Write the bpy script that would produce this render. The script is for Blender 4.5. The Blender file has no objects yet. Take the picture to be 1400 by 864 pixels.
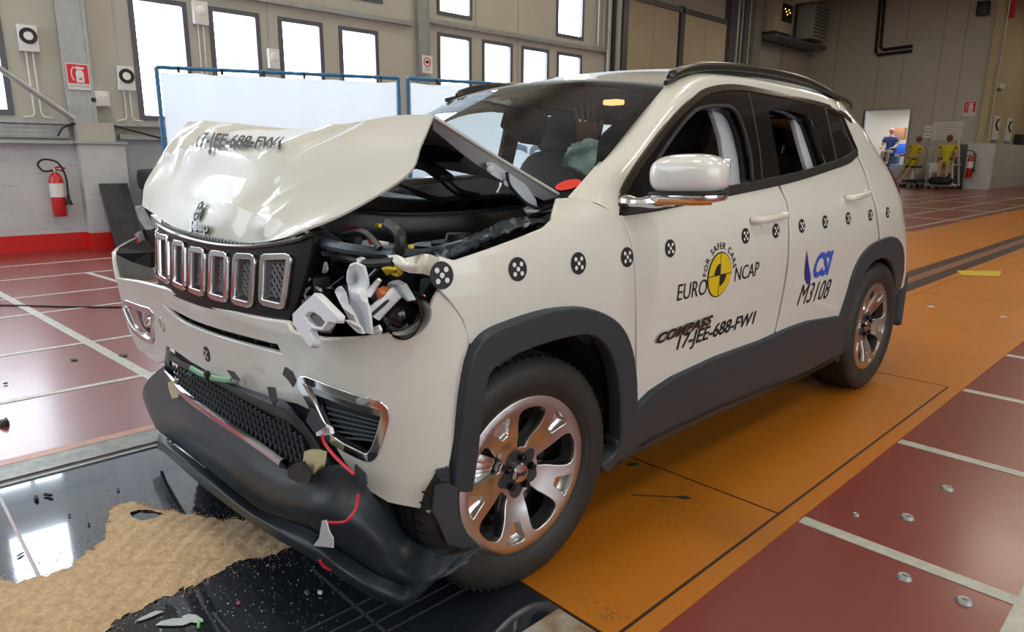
import bpy, bmesh, math, random
import numpy as np
from mathutils import Vector, Matrix
from mathutils.geometry import delaunay_2d_cdt, tessellate_polygon
random.seed(7); np.random.seed(7)
SC = bpy.context.scene; COL = SC.collection
R = math.radians; PI = math.pi
# ------------------------------------------------------------------ camera
CAMP = np.array([2.13907862, -1.28225145, 1.23372658]); YAW, PITCH, ROLL, FPX = 2.37401364, -0.228002538, 0.00901014587, 943.935810
_f = np.array([math.cos(PITCH)*math.cos(YAW), math.cos(PITCH)*math.sin(YAW), math.sin(PITCH)])
_r = np.cross(_f, [0, 0, 1]); _r /= np.linalg.norm(_r); _u = np.cross(_r, _f)
_r, _u = math.cos(ROLL)*_r + math.sin(ROLL)*_u, -math.sin(ROLL)*_r + math.cos(ROLL)*_u
cam = bpy.data.objects.new('camera', bpy.data.cameras.new('camera')); COL.objects.link(cam)
cam.matrix_world = Matrix(((_r[0], _u[0], -_f[0], CAMP[0]), (_r[1], _u[1], -_f[1], CAMP[1]), (_r[2], _u[2], -_f[2], CAMP[2]), (0, 0, 0, 1)))
cam.data.sensor_width = 36; cam.data.lens = 36*FPX/1400; cam.data.clip_start = 0.05; cam.data.clip_end = 200
SC.camera = cam
# ------------------------------------------------------------------ world, exposure, lights
SC.view_settings.view_transform = 'Standard'; SC.view_settings.look = 'None'; SC.view_settings.gamma = 1
SC.view_settings.exposure = 0.0
w = bpy.data.worlds.new('world'); SC.world = w; w.use_nodes = True
w.node_tree.nodes['Background'].inputs[0].default_value = (0.85, 0.93, 1.0, 1); w.node_tree.nodes['Background'].inputs[1].default_value = 1.5
def area(name, loc, target, sx, sy, power, col=(1, 1, 1)):
    l = bpy.data.lights.new(name, 'AREA'); l.shape = 'RECTANGLE'; l.size = sx; l.size_y = sy; l.energy = power; l.color = col
    o = bpy.data.objects.new(name, l); COL.objects.link(o); o.location = loc
    o.rotation_euler = (Vector(target)-Vector(loc)).to_track_quat('-Z', 'Y').to_euler(); return o
# daylight from the long-wall windows; lamps behind and at right are added fill
area('daylight_long_wall', (-8.0, 4.5, 3.0), (0, 4.5, 0.5), 18, 4.0, 170, (0.70, 0.83, 1.0))
area('fill_behind', (-2.0, -7.6, 3.8), (-0.3, 0, 0.8), 14, 5.5, 620, (0.83, 0.91, 1.0))
area('fill_right', (8.6, 1.0, 3.0), (0, 2, 0.7), 12, 3.0, 190, (1.0, 0.97, 0.92))
CEIL = 8.6
for k, (lx, ly) in enumerate([(-5, 0), (0.5, -1), (5, 1), (-5, 8), (0.5, 7.5), (5, 9), (-8, 17), (0, 17), (-8, 27), (0, 27), (-1, 38)]):  # last position is an added lamp that brightens the tan wall
    area('hall_lamp_light', (lx, ly, CEIL-0.75), (lx, ly, 0), 1.8, 0.6, 32 if ly < 12 else 60, (1.0, 0.93, 0.8))
# ------------------------------------------------------------------ helpers
def proj(P):
    d = np.array(P)-CAMP; z = d@_f; return np.array([700+FPX*(d@_r)/z, 432-FPX*(d@_u)/z])
def ray(px, py): return _f + _r*(px-700)/FPX - _u*(py-432)/FPX
def U(px, py, x=None, y=None, z=None, d=None):
    """the world point seen at a photo position on the plane x=, y= or z=, or at depth d"""
    v = ray(px, py)
    if x is not None: t = (x-CAMP[0])/v[0]
    elif y is not None: t = (y-CAMP[1])/v[1]
    elif z is not None: t = (z-CAMP[2])/v[2]
    else: t = d
    return Vector(CAMP+t*v)
def link(name, me, mat=None, parent=None):
    o = bpy.data.objects.new(name, me); COL.objects.link(o)
    if mat is not None and not me.materials:
        for m in (mat if isinstance(mat, (list, tuple)) else [mat]): me.materials.append(m)
    if parent is not None: o.parent = parent
    return o
def tag(o, label=None, cat=None, group=None, kind=None):
    if label: o['label'] = label
    if cat: o['category'] = cat
    if group: o['group'] = group
    if kind: o['kind'] = kind
    return o
def empty(name, loc=(0, 0, 0), rz=0, label=None, cat=None, group=None):
    o = bpy.data.objects.new(name, None); COL.objects.link(o); o.location = loc; o.rotation_euler = (0, 0, rz)
    return tag(o, label, cat, group)
def fin(bm, name, mat, parent=None, smooth=True, autosharp=40, local=True):
    me = bpy.data.meshes.new(name)
    bmesh.ops.remove_doubles(bm, verts=bm.verts, dist=1e-6)
    bmesh.ops.recalc_face_normals(bm, faces=bm.faces)
    for f in bm.faces: f.smooth = smooth
    if smooth and autosharp:
        a = R(autosharp)
        for e in bm.edges:
            if len(e.link_faces) == 2 and e.calc_face_angle(0) > a: e.smooth = False
    bm.to_mesh(me); bm.free()
    return link(name, me, mat, parent)
def box_bm(bm, c, s, rot=None, bev=0):
    r = bmesh.ops.create_cube(bm, size=1.0); vs = r['verts']
    if bev:
        bmesh.ops.scale(bm, vec=s, verts=vs)
        g = bmesh.ops.bevel(bm, geom=list({e for v in vs for e in v.link_edges}), offset=bev, segments=2, affect='EDGES', profile=.6)
        vs = list({v for f in g['faces'] for v in f.verts} | {v for v in vs if v.is_valid})
        # gather connected island
        seen = set(vs); st = list(vs)
        while st:
            v = st.pop()
            for e in v.link_edges:
                o = e.other_vert(v)
                if o not in seen: seen.add(o); st.append(o)
        vs = list(seen)
    else: bmesh.ops.scale(bm, vec=s, verts=vs)
    M = Matrix.Translation(Vector(c)) @ (rot.to_4x4() if rot is not None else Matrix())
    bmesh.ops.transform(bm, matrix=M, verts=vs)
def box(name, lo, hi, mat, parent=None, bev=0):
    bm = bmesh.new(); lo, hi = Vector(lo), Vector(hi)
    box_bm(bm, (lo+hi)/2, hi-lo, bev=bev); return fin(bm, name, mat, parent, smooth=bool(bev))
def boxc(name, c, s, mat, parent=None, rot=None, bev=0):
    bm = bmesh.new(); box_bm(bm, c, s, rot, bev); return fin(bm, name, mat, parent, smooth=bool(bev))
def tube_bm(bm, pts, r, n=8, cap=True, closed=False):
    pts = [Vector(p) for p in pts]; m = len(pts)
    rad = list(r) if isinstance(r, (list, tuple)) else [r]*m
    rings = []; prev = None
    for i, p in enumerate(pts):
        a = pts[(i-1) % m] if (i > 0 or closed) else p; b = pts[(i+1) % m] if (i < m-1 or closed) else p
        t = (b-a); t = t.normalized() if t.length > 1e-9 else Vector((0, 0, 1))
        if prev is None:
            n0 = t.orthogonal().normalized()
        else:
            n0 = prev - t*prev.dot(t); n0 = n0.normalized() if n0.length > 1e-6 else t.orthogonal().normalized()
        prev = n0; b0 = t.cross(n0)
        rings.append([bm.verts.new(p+(n0*math.cos(2*PI*k/n)+b0*math.sin(2*PI*k/n))*rad[i]) for k in range(n)])
    rg = range(m) if closed else range(m-1)
    for i in rg:
        A, B = rings[i], rings[(i+1) % m]
        for k in range(n): bm.faces.new((A[k], A[(k+1) % n], B[(k+1) % n], B[k]))
    if cap and not closed:
        bm.faces.new(rings[0][::-1]); bm.faces.new(rings[-1])
def smooth_pts(pts, sub=6, closed=False):
    P = [Vector(p) for p in pts]; n = len(P); out = []
    for i in range(n if closed else n-1):
        p0 = P[(i-1) % n] if closed or i > 0 else P[0]*2-P[1]
        p1 = P[i]; p2 = P[(i+1) % n]; p3 = P[(i+2) % n] if closed or i < n-2 else P[-1]*2-P[-2]
        for k in range(sub):
            t = k/sub
            out.append(0.5*((2*p1)+(p2-p0)*t+(2*p0-5*p1+4*p2-p3)*t*t+(3*p1-p0-3*p2+p3)*t**3))
    if not closed: out.append(P[-1])
    return out
def tube(name, pts, r, mat, parent=None, n=8, sub=0, closed=False):
    bm = bmesh.new()
    if sub: pts = smooth_pts(pts, sub, closed)
    tube_bm(bm, pts, r, n, closed=closed); return fin(bm, name, mat, parent)
def lathe_bm(bm, prof, axis, c, n=48, close=False):
    """prof: list of (radius, offset along axis)"""
    axis = Vector(axis).normalized(); a = axis.orthogonal().normalized(); b = axis.cross(a); c = Vector(c); rings = []
    for (rr, h) in prof:
        if rr < 1e-6: rings.append([bm.verts.new(c+axis*h)]); continue
        rings.append([bm.verts.new(c+axis*h+(a*math.cos(2*PI*k/n)+b*math.sin(2*PI*k/n))*rr) for k in range(n)])
    m = len(rings)
    for i in range(m if close else m-1):
        A, B = rings[i], rings[(i+1) % m]
        for k in range(n):
            k2 = (k+1) % n
            if len(A) == 1 and len(B) == 1: break
            if len(A) == 1: bm.faces.new((A[0], B[k2], B[k]))
            elif len(B) == 1: bm.faces.new((A[k], A[k2], B[0]))
            else: bm.faces.new((A[k], A[k2], B[k2], B[k]))
def lathe(name, prof, axis, c, mat, parent=None, n=48, close=False, autosharp=35):
    bm = bmesh.new(); lathe_bm(bm, prof, axis, c, n, close); return fin(bm, name, mat, parent, autosharp=autosharp)
def poly_prism(name, pts, thick, mat, parent=None, smooth=False):
    """flat outline of 3D points thickened along thick (vector)"""
    bm = bmesh.new(); t = Vector(thick)
    A = [bm.verts.new(p) for p in pts]; B = [bm.verts.new(Vector(p)+t) for p in pts]
    for tri in tessellate_polygon([[Vector(p) for p in pts]]):
        bm.faces.new([A[i] for i in tri]); bm.faces.new([B[i] for i in tri][::-1])
    n = len(pts)
    for i in range(n): bm.faces.new((A[i], A[(i+1) % n], B[(i+1) % n], B[i]))
    return fin(bm, name, mat, parent, smooth=smooth, autosharp=30)
def copy_tree(o, parent=None, label=None):
    c = o.copy(); COL.objects.link(c); c.parent = parent
    for ch in list(o.children): copy_tree(ch, c)
    if label: c['label'] = label
    return c
# ------------------------------------------------------------------ materials
def mat(name, col, rough=0.5, metal=0.0, coat=0.0, coat_rough=0.03, noise=None, bump=None, emit=None, spec=0.5, alpha=None, trans=0, ior=1.45, col2=None, nscale=5, sheen=0, thin=None):
    m = bpy.data.materials.new(name); m.use_nodes = True; nt = m.node_tree; b = nt.nodes['Principled BSDF']; I = b.inputs
    I['Base Color'].default_value = (*col, 1); I['Roughness'].default_value = rough; I['Metallic'].default_value = metal
    I['Coat Weight'].default_value = coat; I['Coat Roughness'].default_value = coat_rough; I['Specular IOR Level'].default_value = spec
    I['Transmission Weight'].default_value = trans; I['IOR'].default_value = ior
    if sheen: I['Sheen Weight'].default_value = sheen
    if alpha is not None: I['Alpha'].default_value = alpha
    if emit: I['Emission Color'].default_value = (*emit[:3], 1); I['Emission Strength'].default_value = emit[3]
    tc = None
    if noise is not None or bump is not None:
        tc = nt.nodes.new('ShaderNodeTexCoord')
    if noise is not None:
        n = nt.nodes.new('ShaderNodeTexNoise'); n.inputs['Scale'].default_value = nscale; n.inputs['Detail'].default_value = 6; n.inputs['Roughness'].default_value = .6
        nt.links.new(tc.outputs['Object'], n.inputs['Vector'])
        cr = nt.nodes.new('ShaderNodeValToRGB'); c2 = col2 or tuple(c*(1-noise) for c in col)
        cr.color_ramp.elements[0].position = .35; cr.color_ramp.elements[1].position = .65
        cr.color_ramp.elements[0].color = (*c2, 1); cr.color_ramp.elements[1].color = (*col, 1)
        nt.links.new(n.outputs['Fac'], cr.inputs['Fac']); nt.links.new(cr.outputs['Color'], I['Base Color'])
    if bump is not None:
        n = nt.nodes.new('ShaderNodeTexNoise'); n.inputs['Scale'].default_value = bump[0]; n.inputs['Detail'].default_value = 4
        nt.links.new(tc.outputs['Object'], n.inputs['Vector'])
        bp = nt.nodes.new('ShaderNodeBump'); bp.inputs['Strength'].default_value = bump[1]; bp.inputs['Distance'].default_value = bump[2] if len(bump) > 2 else .005
        nt.links.new(n.outputs['Fac'], bp.inputs['Height']); nt.links.new(bp.outputs['Normal'], I['Normal'])
    return m
def floor_mat(name, base, rough, patches, scuff, coat=0.45, wave=True):
    """painted concrete: base colour, faded patches, fine scuffs, uneven gloss"""
    m = mat(name, base, rough, coat=coat, coat_rough=.20); nt = m.node_tree; b = nt.nodes['Principled BSDF']; L = nt.links
    tc = nt.nodes.new('ShaderNodeTexCoord')
    n1 = nt.nodes.new('ShaderNodeTexNoise'); n1.inputs['Scale'].default_value = .9; n1.inputs['Detail'].default_value = 5
    L.new(tc.outputs['Object'], n1.inputs['Vector'])
    cr = nt.nodes.new('ShaderNodeValToRGB'); cr.color_ramp.elements[0].position = .4; cr.color_ramp.elements[1].position = .68
    cr.color_ramp.elements[0].color = (*base, 1); cr.color_ramp.elements[1].color = (*patches, 1); L.new(n1.outputs['Fac'], cr.inputs['Fac'])
    mp = nt.nodes.new('ShaderNodeMapping'); mp.inputs['Scale'].default_value = (9, 2.2, 1); L.new(tc.outputs['Object'], mp.inputs['Vector'])
    n2 = nt.nodes.new('ShaderNodeTexNoise'); n2.inputs['Scale'].default_value = 3; n2.inputs['Detail'].default_value = 9; n2.inputs['Roughness'].default_value = .75
    L.new(mp.outputs['Vector'], n2.inputs['Vector'])
    c2 = nt.nodes.new('ShaderNodeValToRGB'); c2.color_ramp.elements[0].position = .66; c2.color_ramp.elements[1].position = .74
    L.new(n2.outputs['Fac'], c2.inputs['Fac'])
    mx = nt.nodes.new('ShaderNodeMix'); mx.data_type = 'RGBA'; mx.inputs['B'].default_value = (*scuff, 1)
    mm = nt.nodes.new('ShaderNodeMath'); mm.operation = 'MULTIPLY'; mm.inputs[1].default_value = .45; L.new(c2.outputs['Color'], mm.inputs[0])
    L.new(mm.outputs[0], mx.inputs['Factor']); L.new(cr.outputs['Color'], mx.inputs['A']); L.new(mx.outputs['Result'], b.inputs['Base Color'])
    rr = nt.nodes.new('ShaderNodeMapRange'); rr.inputs['To Min'].default_value = rough-.08; rr.inputs['To Max'].default_value = rough+.15
    L.new(n2.outputs['Fac'], rr.inputs['Value']); L.new(rr.outputs['Result'], b.inputs['Roughness'])
    bp = nt.nodes.new('ShaderNodeBump'); bp.inputs['Strength'].default_value = .12; bp.inputs['Distance'].default_value = .004; L.new(n2.outputs['Fac'], bp.inputs['Height']); L.new(bp.outputs['Normal'], b.inputs['Normal'])
    return m
M = {}
M['red_floor'] = floor_mat('red_floor', (.19, .024, .018), .30, (.19, .030, .021), (.24, .12, .09))
M['orange'] = floor_mat('orange_paint', (.46, .15, .008), .36, (.40, .145, .012), (.20, .10, .02), coat=.15)
M['lane_grey'] = mat('lane_concrete', (.28, .29, .27), .4, noise=.5, nscale=14)
M['line'] = mat('line_white', (.50, .51, .47), .4, noise=.25, nscale=20)
M['pit'] = mat('pit_cover', (.014, .018, .026), .08, coat=.6, coat_rough=.03, bump=(6, .04, .003))
M['pit_line'] = mat('pit_grid', (.05, .055, .07), .25)
M['rail_dark'] = mat('rail_dark', (.03, .012, .01), .5)
M['rail_mid'] = mat('rail_mid', (.20, .09, .05), .4)
M['wall'] = mat('wall_panel', (.46, .45, .39), .6, noise=.06, nscale=1.2)
M['wall_low'] = mat('wall_low', (.56, .59, .62), .55, noise=.12, nscale=2.5, bump=(3, .3, .02))
_nt = M['wall_low'].node_tree; _n = _nt.nodes.new('ShaderNodeTexNoise'); _n.inputs['Scale'].default_value = 4; _n.inputs['Detail'].default_value = 8; _mp = _nt.nodes.new('ShaderNodeMapping'); _mp.inputs['Scale'].default_value = (1, .8, 5); _tc = _nt.nodes.new('ShaderNodeTexCoord')
_nt.links.new(_tc.outputs['Object'], _mp.inputs[0]); _nt.links.new(_mp.outputs[0], _n.inputs['Vector']); _cr = _nt.nodes.new('ShaderNodeValToRGB'); _cr.color_ramp.elements[0].position = .60; _cr.color_ramp.elements[1].position = .70; _cr.color_ramp.elements[1].color = (.35, .35, .35, 1)
_nt.links.new(_n.outputs['Fac'], _cr.inputs[0]); _mx = _nt.nodes.new('ShaderNodeMix'); _mx.data_type = 'RGBA'; _mx.inputs['B'].default_value = (.22, .22, .23, 1); _src = _nt.nodes['Principled BSDF'].inputs['Base Color'].links[0].from_socket
_nt.links.new(_cr.outputs[0], _mx.inputs['Factor']); _nt.links.new(_src, _mx.inputs['A']); _nt.links.new(_mx.outputs['Result'], _nt.nodes['Principled BSDF'].inputs['Base Color'])
M['red_band'] = mat('red_band', (.62, .015, .012), .4)
M['wall_tan'] = mat('wall_tan', (.50, .42, .26), .6, noise=.08, nscale=1)
M['ceil'] = mat('ceiling', (.5, .48, .42), .7)
M['steel'] = mat('galvanised', (.42, .44, .44), .45, metal=.6, noise=.15, nscale=8)
M['frame_dark'] = mat('window_frame', (.10, .10, .12), .4)
M['pane'] = mat('window_daylight', (.9, .95, 1), .2, emit=(.82, .91, 1, 10.0))
M['lamp'] = mat('lamp_diffuser', (.9, .9, .9), .4, emit=(1, .90, .68, 24))
M['white_p'] = mat('white_plastic', (.72, .73, .72), .4)
M['screen'] = mat('screen_fabric', (.82, .87, .93), .7)
_nt = M['screen'].node_tree; _tr = _nt.nodes.new('ShaderNodeBsdfTranslucent'); _tr.inputs[0].default_value = (.86, .94, 1, 1); _ms = _nt.nodes.new('ShaderNodeMixShader'); _ms.inputs[0].default_value = .68
_nt.links.new(_nt.nodes['Principled BSDF'].outputs[0], _ms.inputs[1]); _nt.links.new(_tr.outputs[0], _ms.inputs[2]); _nt.links.new(_ms.outputs[0], _nt.nodes['Material Output'].inputs[0])
M['blue'] = mat('blue_frame', (.03, .17, .36), .4)
M['black'] = mat('black_plastic', (.012, .012, .014), .45)
M['rubber'] = mat('rubber', (.022, .022, .023), .62, bump=(60, .15, .002))
M['red'] = mat('red_paint', (.55, .02, .02), .25, coat=.4)
M['redsign'] = mat('red_sign', (.68, .02, .035), .5)
M['chrome'] = mat('chrome', (.82, .83, .86), .12, metal=1)
M['cable'] = mat('cable', (.015, .015, .015), .5)
M['wood'] = mat('wood', (.55, .38, .18), .6)
# ------------------------------------------------------------------ the hall
XW = -8.32; XD = -13.9; YE = 34.7; XR = 9.0; YB = -8.0
def S(o): return tag(o, kind='structure')
# floor with painted lane, pit covers, rails and lines
fl = S(box('floor', (XD-1.5, YB, -.2), (XR, 44, 0), M['red_floor']))
def flat(name, x0, y0, x1, y1, m, z=.002, h=.006, parent=fl):
    return box(name, (x0, y0, z-h), (x1, y1, z), m, parent)
# orange steel plates of the lane, each with its own edge and joint
OX0, OX1 = -1.72, 1.262
xs = [OX0, -.33, .19, 1.195]
ys = [0.0, .955, 3.0, 6.0, 9.0, 12.0, 15.0, 18.0, 21.0, 25.0, 30.0]
g = .006
flat('joint_bed', -1.0, 0.0, 1.21, 30, M['rail_dark'], .0012, .004)
for j in range(len(ys)-1):
    for i in (0, 2):
        flat('floor_plate', xs[i]+g, ys[j]+g, xs[i+1]-g, ys[j+1]-g, M['orange'], .004)
flat('floor_plate', .0 if False else 1.195+g, 0.0, OX1, 3.0, M['orange'], .004)
flat('floor_plate', 1.195-g, 3.0, OX1, 30, M['orange'], .004); flat('floor_plate', 1.195+g, -8, OX1, 0, M['orange'], .004)
# tow rails in the middle
flat('rail', -.30, .0, -.17, 30, M['rail_dark'], .004); flat('rail', -.165, .0, -.045, 30, M['rail_mid'], .005); flat('rail', -.04, .0, .10, 30, M['rail_dark'], .004)
for x0, x1 in ((-.33, -.30), (.10, .19)): flat('floor_plate', x0, .0, x1, 30, M['orange'], .004)
# pit cover plates, black and wet
PX0, PX1 = -.90, 1.19
for y0, y1 in ((-1.02, -.006), (-2.05, -1.03), (-3.1, -2.06), (-4.2, -3.11)):
    for x0, x1 in ((PX0, .137), (.143, PX1)):
        flat('pit_cover_plate', x0+.004, y0, x1-.004, y1, M['pit'], .006, .01)
for k in range(4): flat('pit_rib', .62+.05*k, -2.0, .625+.05*k, -.03, M['pit_line'], .0085, .003)
for k in range(3): flat('pit_rib', .38, -.42-.3*k, 1.15, -.412-.3*k, M['pit_line'], .0085, .003)
flat('rail', -.96, -8, PX0-.01, 2.5, M['rail_dark'], .002)
flat('edge_strip', -1.11, -8, -.96, 2.5, M['lane_grey'], .006)
flat('edge_strip', -.905, -8, -.895, 0, M['steel'], .012)
flat('edge_strip', -1.175, -8, -1.115, 2.5, mat('strip_pink', (.52, .25, .16), .4, noise=.3, nscale=12), .006)
M['rust'] = mat('rusty_plate', (.22, .13, .07), .5, noise=.8, col2=(.34, .34, .30), nscale=18)
flat('edge_strip', PX1-.17, -8, PX1+.0, -.012, M['rust'], .009)
# white floor lines: a metre grid each side of the lane
for k in range(9):
    flat('line', OX1, -.05+k*1.02-.004, 3.0 if k < 8 else 8, k*1.02-.0, M['line'], .0025) if False else None
for k, y in enumerate([.98, 1.985, 3.02, 4.03, 5.05, 6.07, 7.1]):
    flat('floor_line', OX1+.004, y-.027, 1.89 if k == 0 else XR-.5, y+.027, M['line'], .0025)
flat('floor_line', 1.89, -6, 1.95, 30, M['line'], .0028)
for x in (-2.0, -3.0, -4.22, -5.02, -6.1, -7.1):
    flat('floor_line', x-.022, -7, x+.022, 30, M['line'], .0025)
def oblique(x0, y0, x1, y1, w_, z=.003):
    a = Vector((x0, y0, z)); b = Vector((x1, y1, z)); n = (b-a).normalized().cross(Vector((0, 0, 1)))*w_/2
    return poly_prism('floor_line', [a-n, b-n, b+n, a+n], (0, 0, -.006), M['line'], fl)
oblique(-5.6, -.40, -1.72, -.155, .06)
oblique(-6.12, .47, -2.1, .92, .05); oblique(-6.12, 3.47, -2.1, 3.92, .05)
for y in (12, 15.5, 19, 23, 27): flat('floor_line', XW+.3, y, OX0, y+.06, M['line'], .0025)
# anchor sockets set in the red floor
for i, (ax, ay) in enumerate([(1.517, 1.266), (1.63, .867), (1.788, .866), (1.386, 1.149), (1.55, 1.62)]):
    if i == 3: r0 = .010
    else: r0 = .02
    a = lathe('anchor_socket', [(0, .004), (r0*.35, .004), (r0*.4, .009), (r0*.8, .010), (r0, .006), (r0*1.15, .001), (r0*1.15, -.01)], (0, 0, 1), (ax, ay, 0), M['steel'], fl, 20)
# --- long wall with window openings
def wall_with_holes(name, x, y0, y1, z0, z1, holes, m, th=.25):
    bm = bmesh.new(); ysx = sorted({y0, y1, *[h[0] for h in holes], *[h[1] for h in holes]}); zsx = sorted({z0, z1, *[h[2] for h in holes], *[h[3] for h in holes]})
    def solid(i, j):
        cy = (ysx[i]+ysx[i+1])/2; cz = (zsx[j]+zsx[j+1])/2
        return not any(h[0] < cy < h[1] and h[2] < cz < h[3] for h in holes)
    nx, nz = len(ysx)-1, len(zsx)-1; V = {}
    def v(s, i, j):
        k = (s, i, j)
        if k not in V: V[k] = bm.verts.new((x-(th if s else 0), ysx[i], zsx[j]))
        return V[k]
    for i in range(nx):
        for j in range(nz):
            if not solid(i, j): continue
            bm.faces.new((v(0, i, j), v(0, i+1, j), v(0, i+1, j+1), v(0, i, j+1)))
            bm.faces.new((v(1, i, j), v(1, i, j+1), v(1, i+1, j+1), v(1, i+1, j)))
            for (di, dj, a, b) in ((-1, 0, (i, j), (i, j+1)), (1, 0, (i+1, j), (i+1, j+1)), (0, -1, (i, j), (i+1, j)), (0, 1, (i, j+1), (i+1, j+1))):
                ii, jj = i+di, j+dj
                if not (0 <= ii < nx and 0 <= jj < nz) or not solid(ii, jj):
                    bm.faces.new((v(0, *a), v(0, *b), v(1, *b), v(1, *a)))
    return S(fin(bm, name, m, smooth=False))
wins = [(-.62, .40, 1.66, 3.16)]
for y in (1.80, 2.83, 3.86, 4.885): wins.append((y, y+.74, 1.66, 3.24))
for y in (6.88, 7.95, 9.0, 10.05): wins.append((y, y+.80, 1.72, 3.38))
for y, w_ in ((-.42, .8), (5.0, .74), (6.88, .82), (10.0, .88)): wins.append((y, y+w_, 3.68, 5.35))
wins += [(-2.2, -1.46, 1.66, 3.16), (-2.2, -1.46, 3.68, 5.35)]  # two unseen windows added for their highlights on the bonnet flank
wl = wall_with_holes('wall_left', XW, YB, 12.0, 0, CEIL, wins, M['wall'])
for i, (a, b, c, d) in enumerate(wins):
    bm = bmesh.new(); t = .065
    for lo, hi in (((a, c), (a+t, d)), ((b-t, c), (b, d)), ((a+t, c), (b-t, c+t)), ((a+t, d-t), (b-t, d))):
        box_bm(bm, (XW-.03, (lo[0]+hi[0])/2, (lo[1]+hi[1])/2), (.10, hi[0]-lo[0], hi[1]-lo[1]))
    if i == 0: box_bm(bm, (XW-.03, a+.62, (c+d)/2), (.06, .05, d-c)); 
    f = S(fin(bm, 'window_%d' % (i+1), M['frame_dark'], smooth=False))
    box('pane', (XW-.06, a+.03, c+.03), (XW-.05, b-.03, d-.03), M['pane'], f)
# tall casement of the first window standing ajar
# beams, columns, ledges of the long wall
S(box('trim_1', (XW, 1.4, 3.40), (XW+.10, 6.3, 3.47), M['steel'])); S(box('trim_2', (XW, 6.6, 3.50), (XW+.10, 11.9, 3.57), M['steel']))
S(box('trim_3', (XW, YB, 3.28), (XW+.08, .85, 3.34), M['steel']))
for i, y in enumerate((.96, 6.40)):
    c = S(box('column_%d' % (i+1), (XW, y, 0 if i else 1.57), (XW+.12, y+(.28 if i == 0 else .2), CEIL), M['steel']))
    box('flange', (XW+.12, y-.02, 1.6), (XW+.135, y+.02, CEIL), M['steel'], c); box('flange', (XW+.12, y+(.26 if i == 0 else .18), 1.6), (XW+.135, y+(.30 if i == 0 else .22), CEIL), M['steel'], c)
for y in (1.62, 3.70, 8.9, 4.72, 7.8, -1.4): S(box('trim_%d' % int(y*100+500), (XW, y-.012, 3.6 if y in (4.72, 7.8) else 1.66, ), (XW+.006, y+.012, CEIL), M['steel']))
S(box('trim_4', (XW, YB, 1.33), (XW+.16, 1.0, 1.37), M['steel'])); S(box('trim_5', (XW, 1.5, 1.40), (XW+.12, 11.9, 1.46), M['steel']))
S(box('trim_6', (XW, YB, 1.57), (XW+.12, 11.9, 1.60), M['frame_dark'] if False else M['steel']))
cl = S(box('trim_7', (XW, YB, 1.40), (XW+.06, .93, 1.56), M['steel']))
for k in range(3): box('groove', (XW+.06, YB, 1.42+.05*k), (XW+.075, .93, 1.445+.05*k), M['steel'], cl)
wlow = S(box('wall_left_lower', (XW, YB, 0), (XW+.05, 1.0, 1.34), M['wall_low']))
pier = S(box('wall_left_pier', (XW, .985, 0), (XW+.28, 1.50, 1.34), M['wall_low'])); box('cap_stone', (XW, .94, 1.335), (XW+.31, 1.53, 1.37), M['steel'], pier)
box('upper_block', (XW, .99, 1.37), (XW+.2, 1.42, 1.60), M['wall'], pier)
S(box('baseboard_left', (XW+.05, YB, 0), (XW+.062, .985, .215), M['red_band'])); S(box('baseboard_pier', (XW+.05, .975, 0), (XW+.292, 1.51, .215), M['red_band']))
S(box('wall_left_back', (XW, 1.5, 0), (XW+.03, 12, 1.40), mat('wall_blue_grey', (.42, .47, .52), .6)))
# return wall, deeper bay, end wall
S(box('wall_return', (XD-1.2, 11.95, 0), (XW, 12.2, CEIL), M['wall'])); S(box('wall_bay', (XD-.25, 12.2, 0), (XD, YE, CEIL), M['wall']))
door_px = (-10.95, -8.92); DZ = 3.47
bm = bmesh.new()
for lo, hi in (((XD, 0), (door_px[0], CEIL)), ((door_px[1], 0), (-6.2, CEIL)), ((door_px[0], DZ), (door_px[1], CEIL))):
    box_bm(bm, ((lo[0]+hi[0])/2, YE+.15, (lo[1]+hi[1])/2), (hi[0]-lo[0], .3, hi[1]-lo[1]))
we = S(fin(bm, 'wall_end', M['wall'], smooth=False))
for x in (-12.6, -10.6, -9.55, -8.05, -7.2): box('panel_joint', (x-.02, YE-.012, 0 if x > -8.5 or x < -11 else DZ), (x+.02, YE, CEIL), mat('joint', (.33, .31, .27), .7), we)
# yellowish side wall beyond the corner and its low white plinth
S(box('wall_far_right', (-6.15, YE-.2, 1.93), (-5.9, 44, CEIL), M['wall_tan'])); S(box('wall_plinth', (-6.4, YE-.3, 0), (-5.38, 44, 1.93), M['wall_low']))
S(box('wall_back', (XD-1.5, YB-.25, 0), (XR, YB, CEIL), M['wall'])); 
wr = wall_with_holes('wall_right', XR+.25, YB, 44, 0, CEIL, [(-3.5, 5.5, .3, 5.0)], M['wall'])
S(box('door_9', (XR+.3, -3.5, .3), (XR+.32, 5.5, 5.0), M['pane'])) if False else None
S(box('wall_rear', (XD-1.5, 44, 0), (XR, 44.25, CEIL), M['wall_tan'])); S(box('ceiling', (XD-1.5, YB, CEIL), (XR, 44, CEIL+.2), M['ceil']))
for i, y in enumerate((-4, 3, 10, 17, 24, 31)): S(box('beam_%d' % (i+1), (XD-1.2, y-.15, CEIL-.6), (XR, y+.15, CEIL), M['ceil']))
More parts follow.
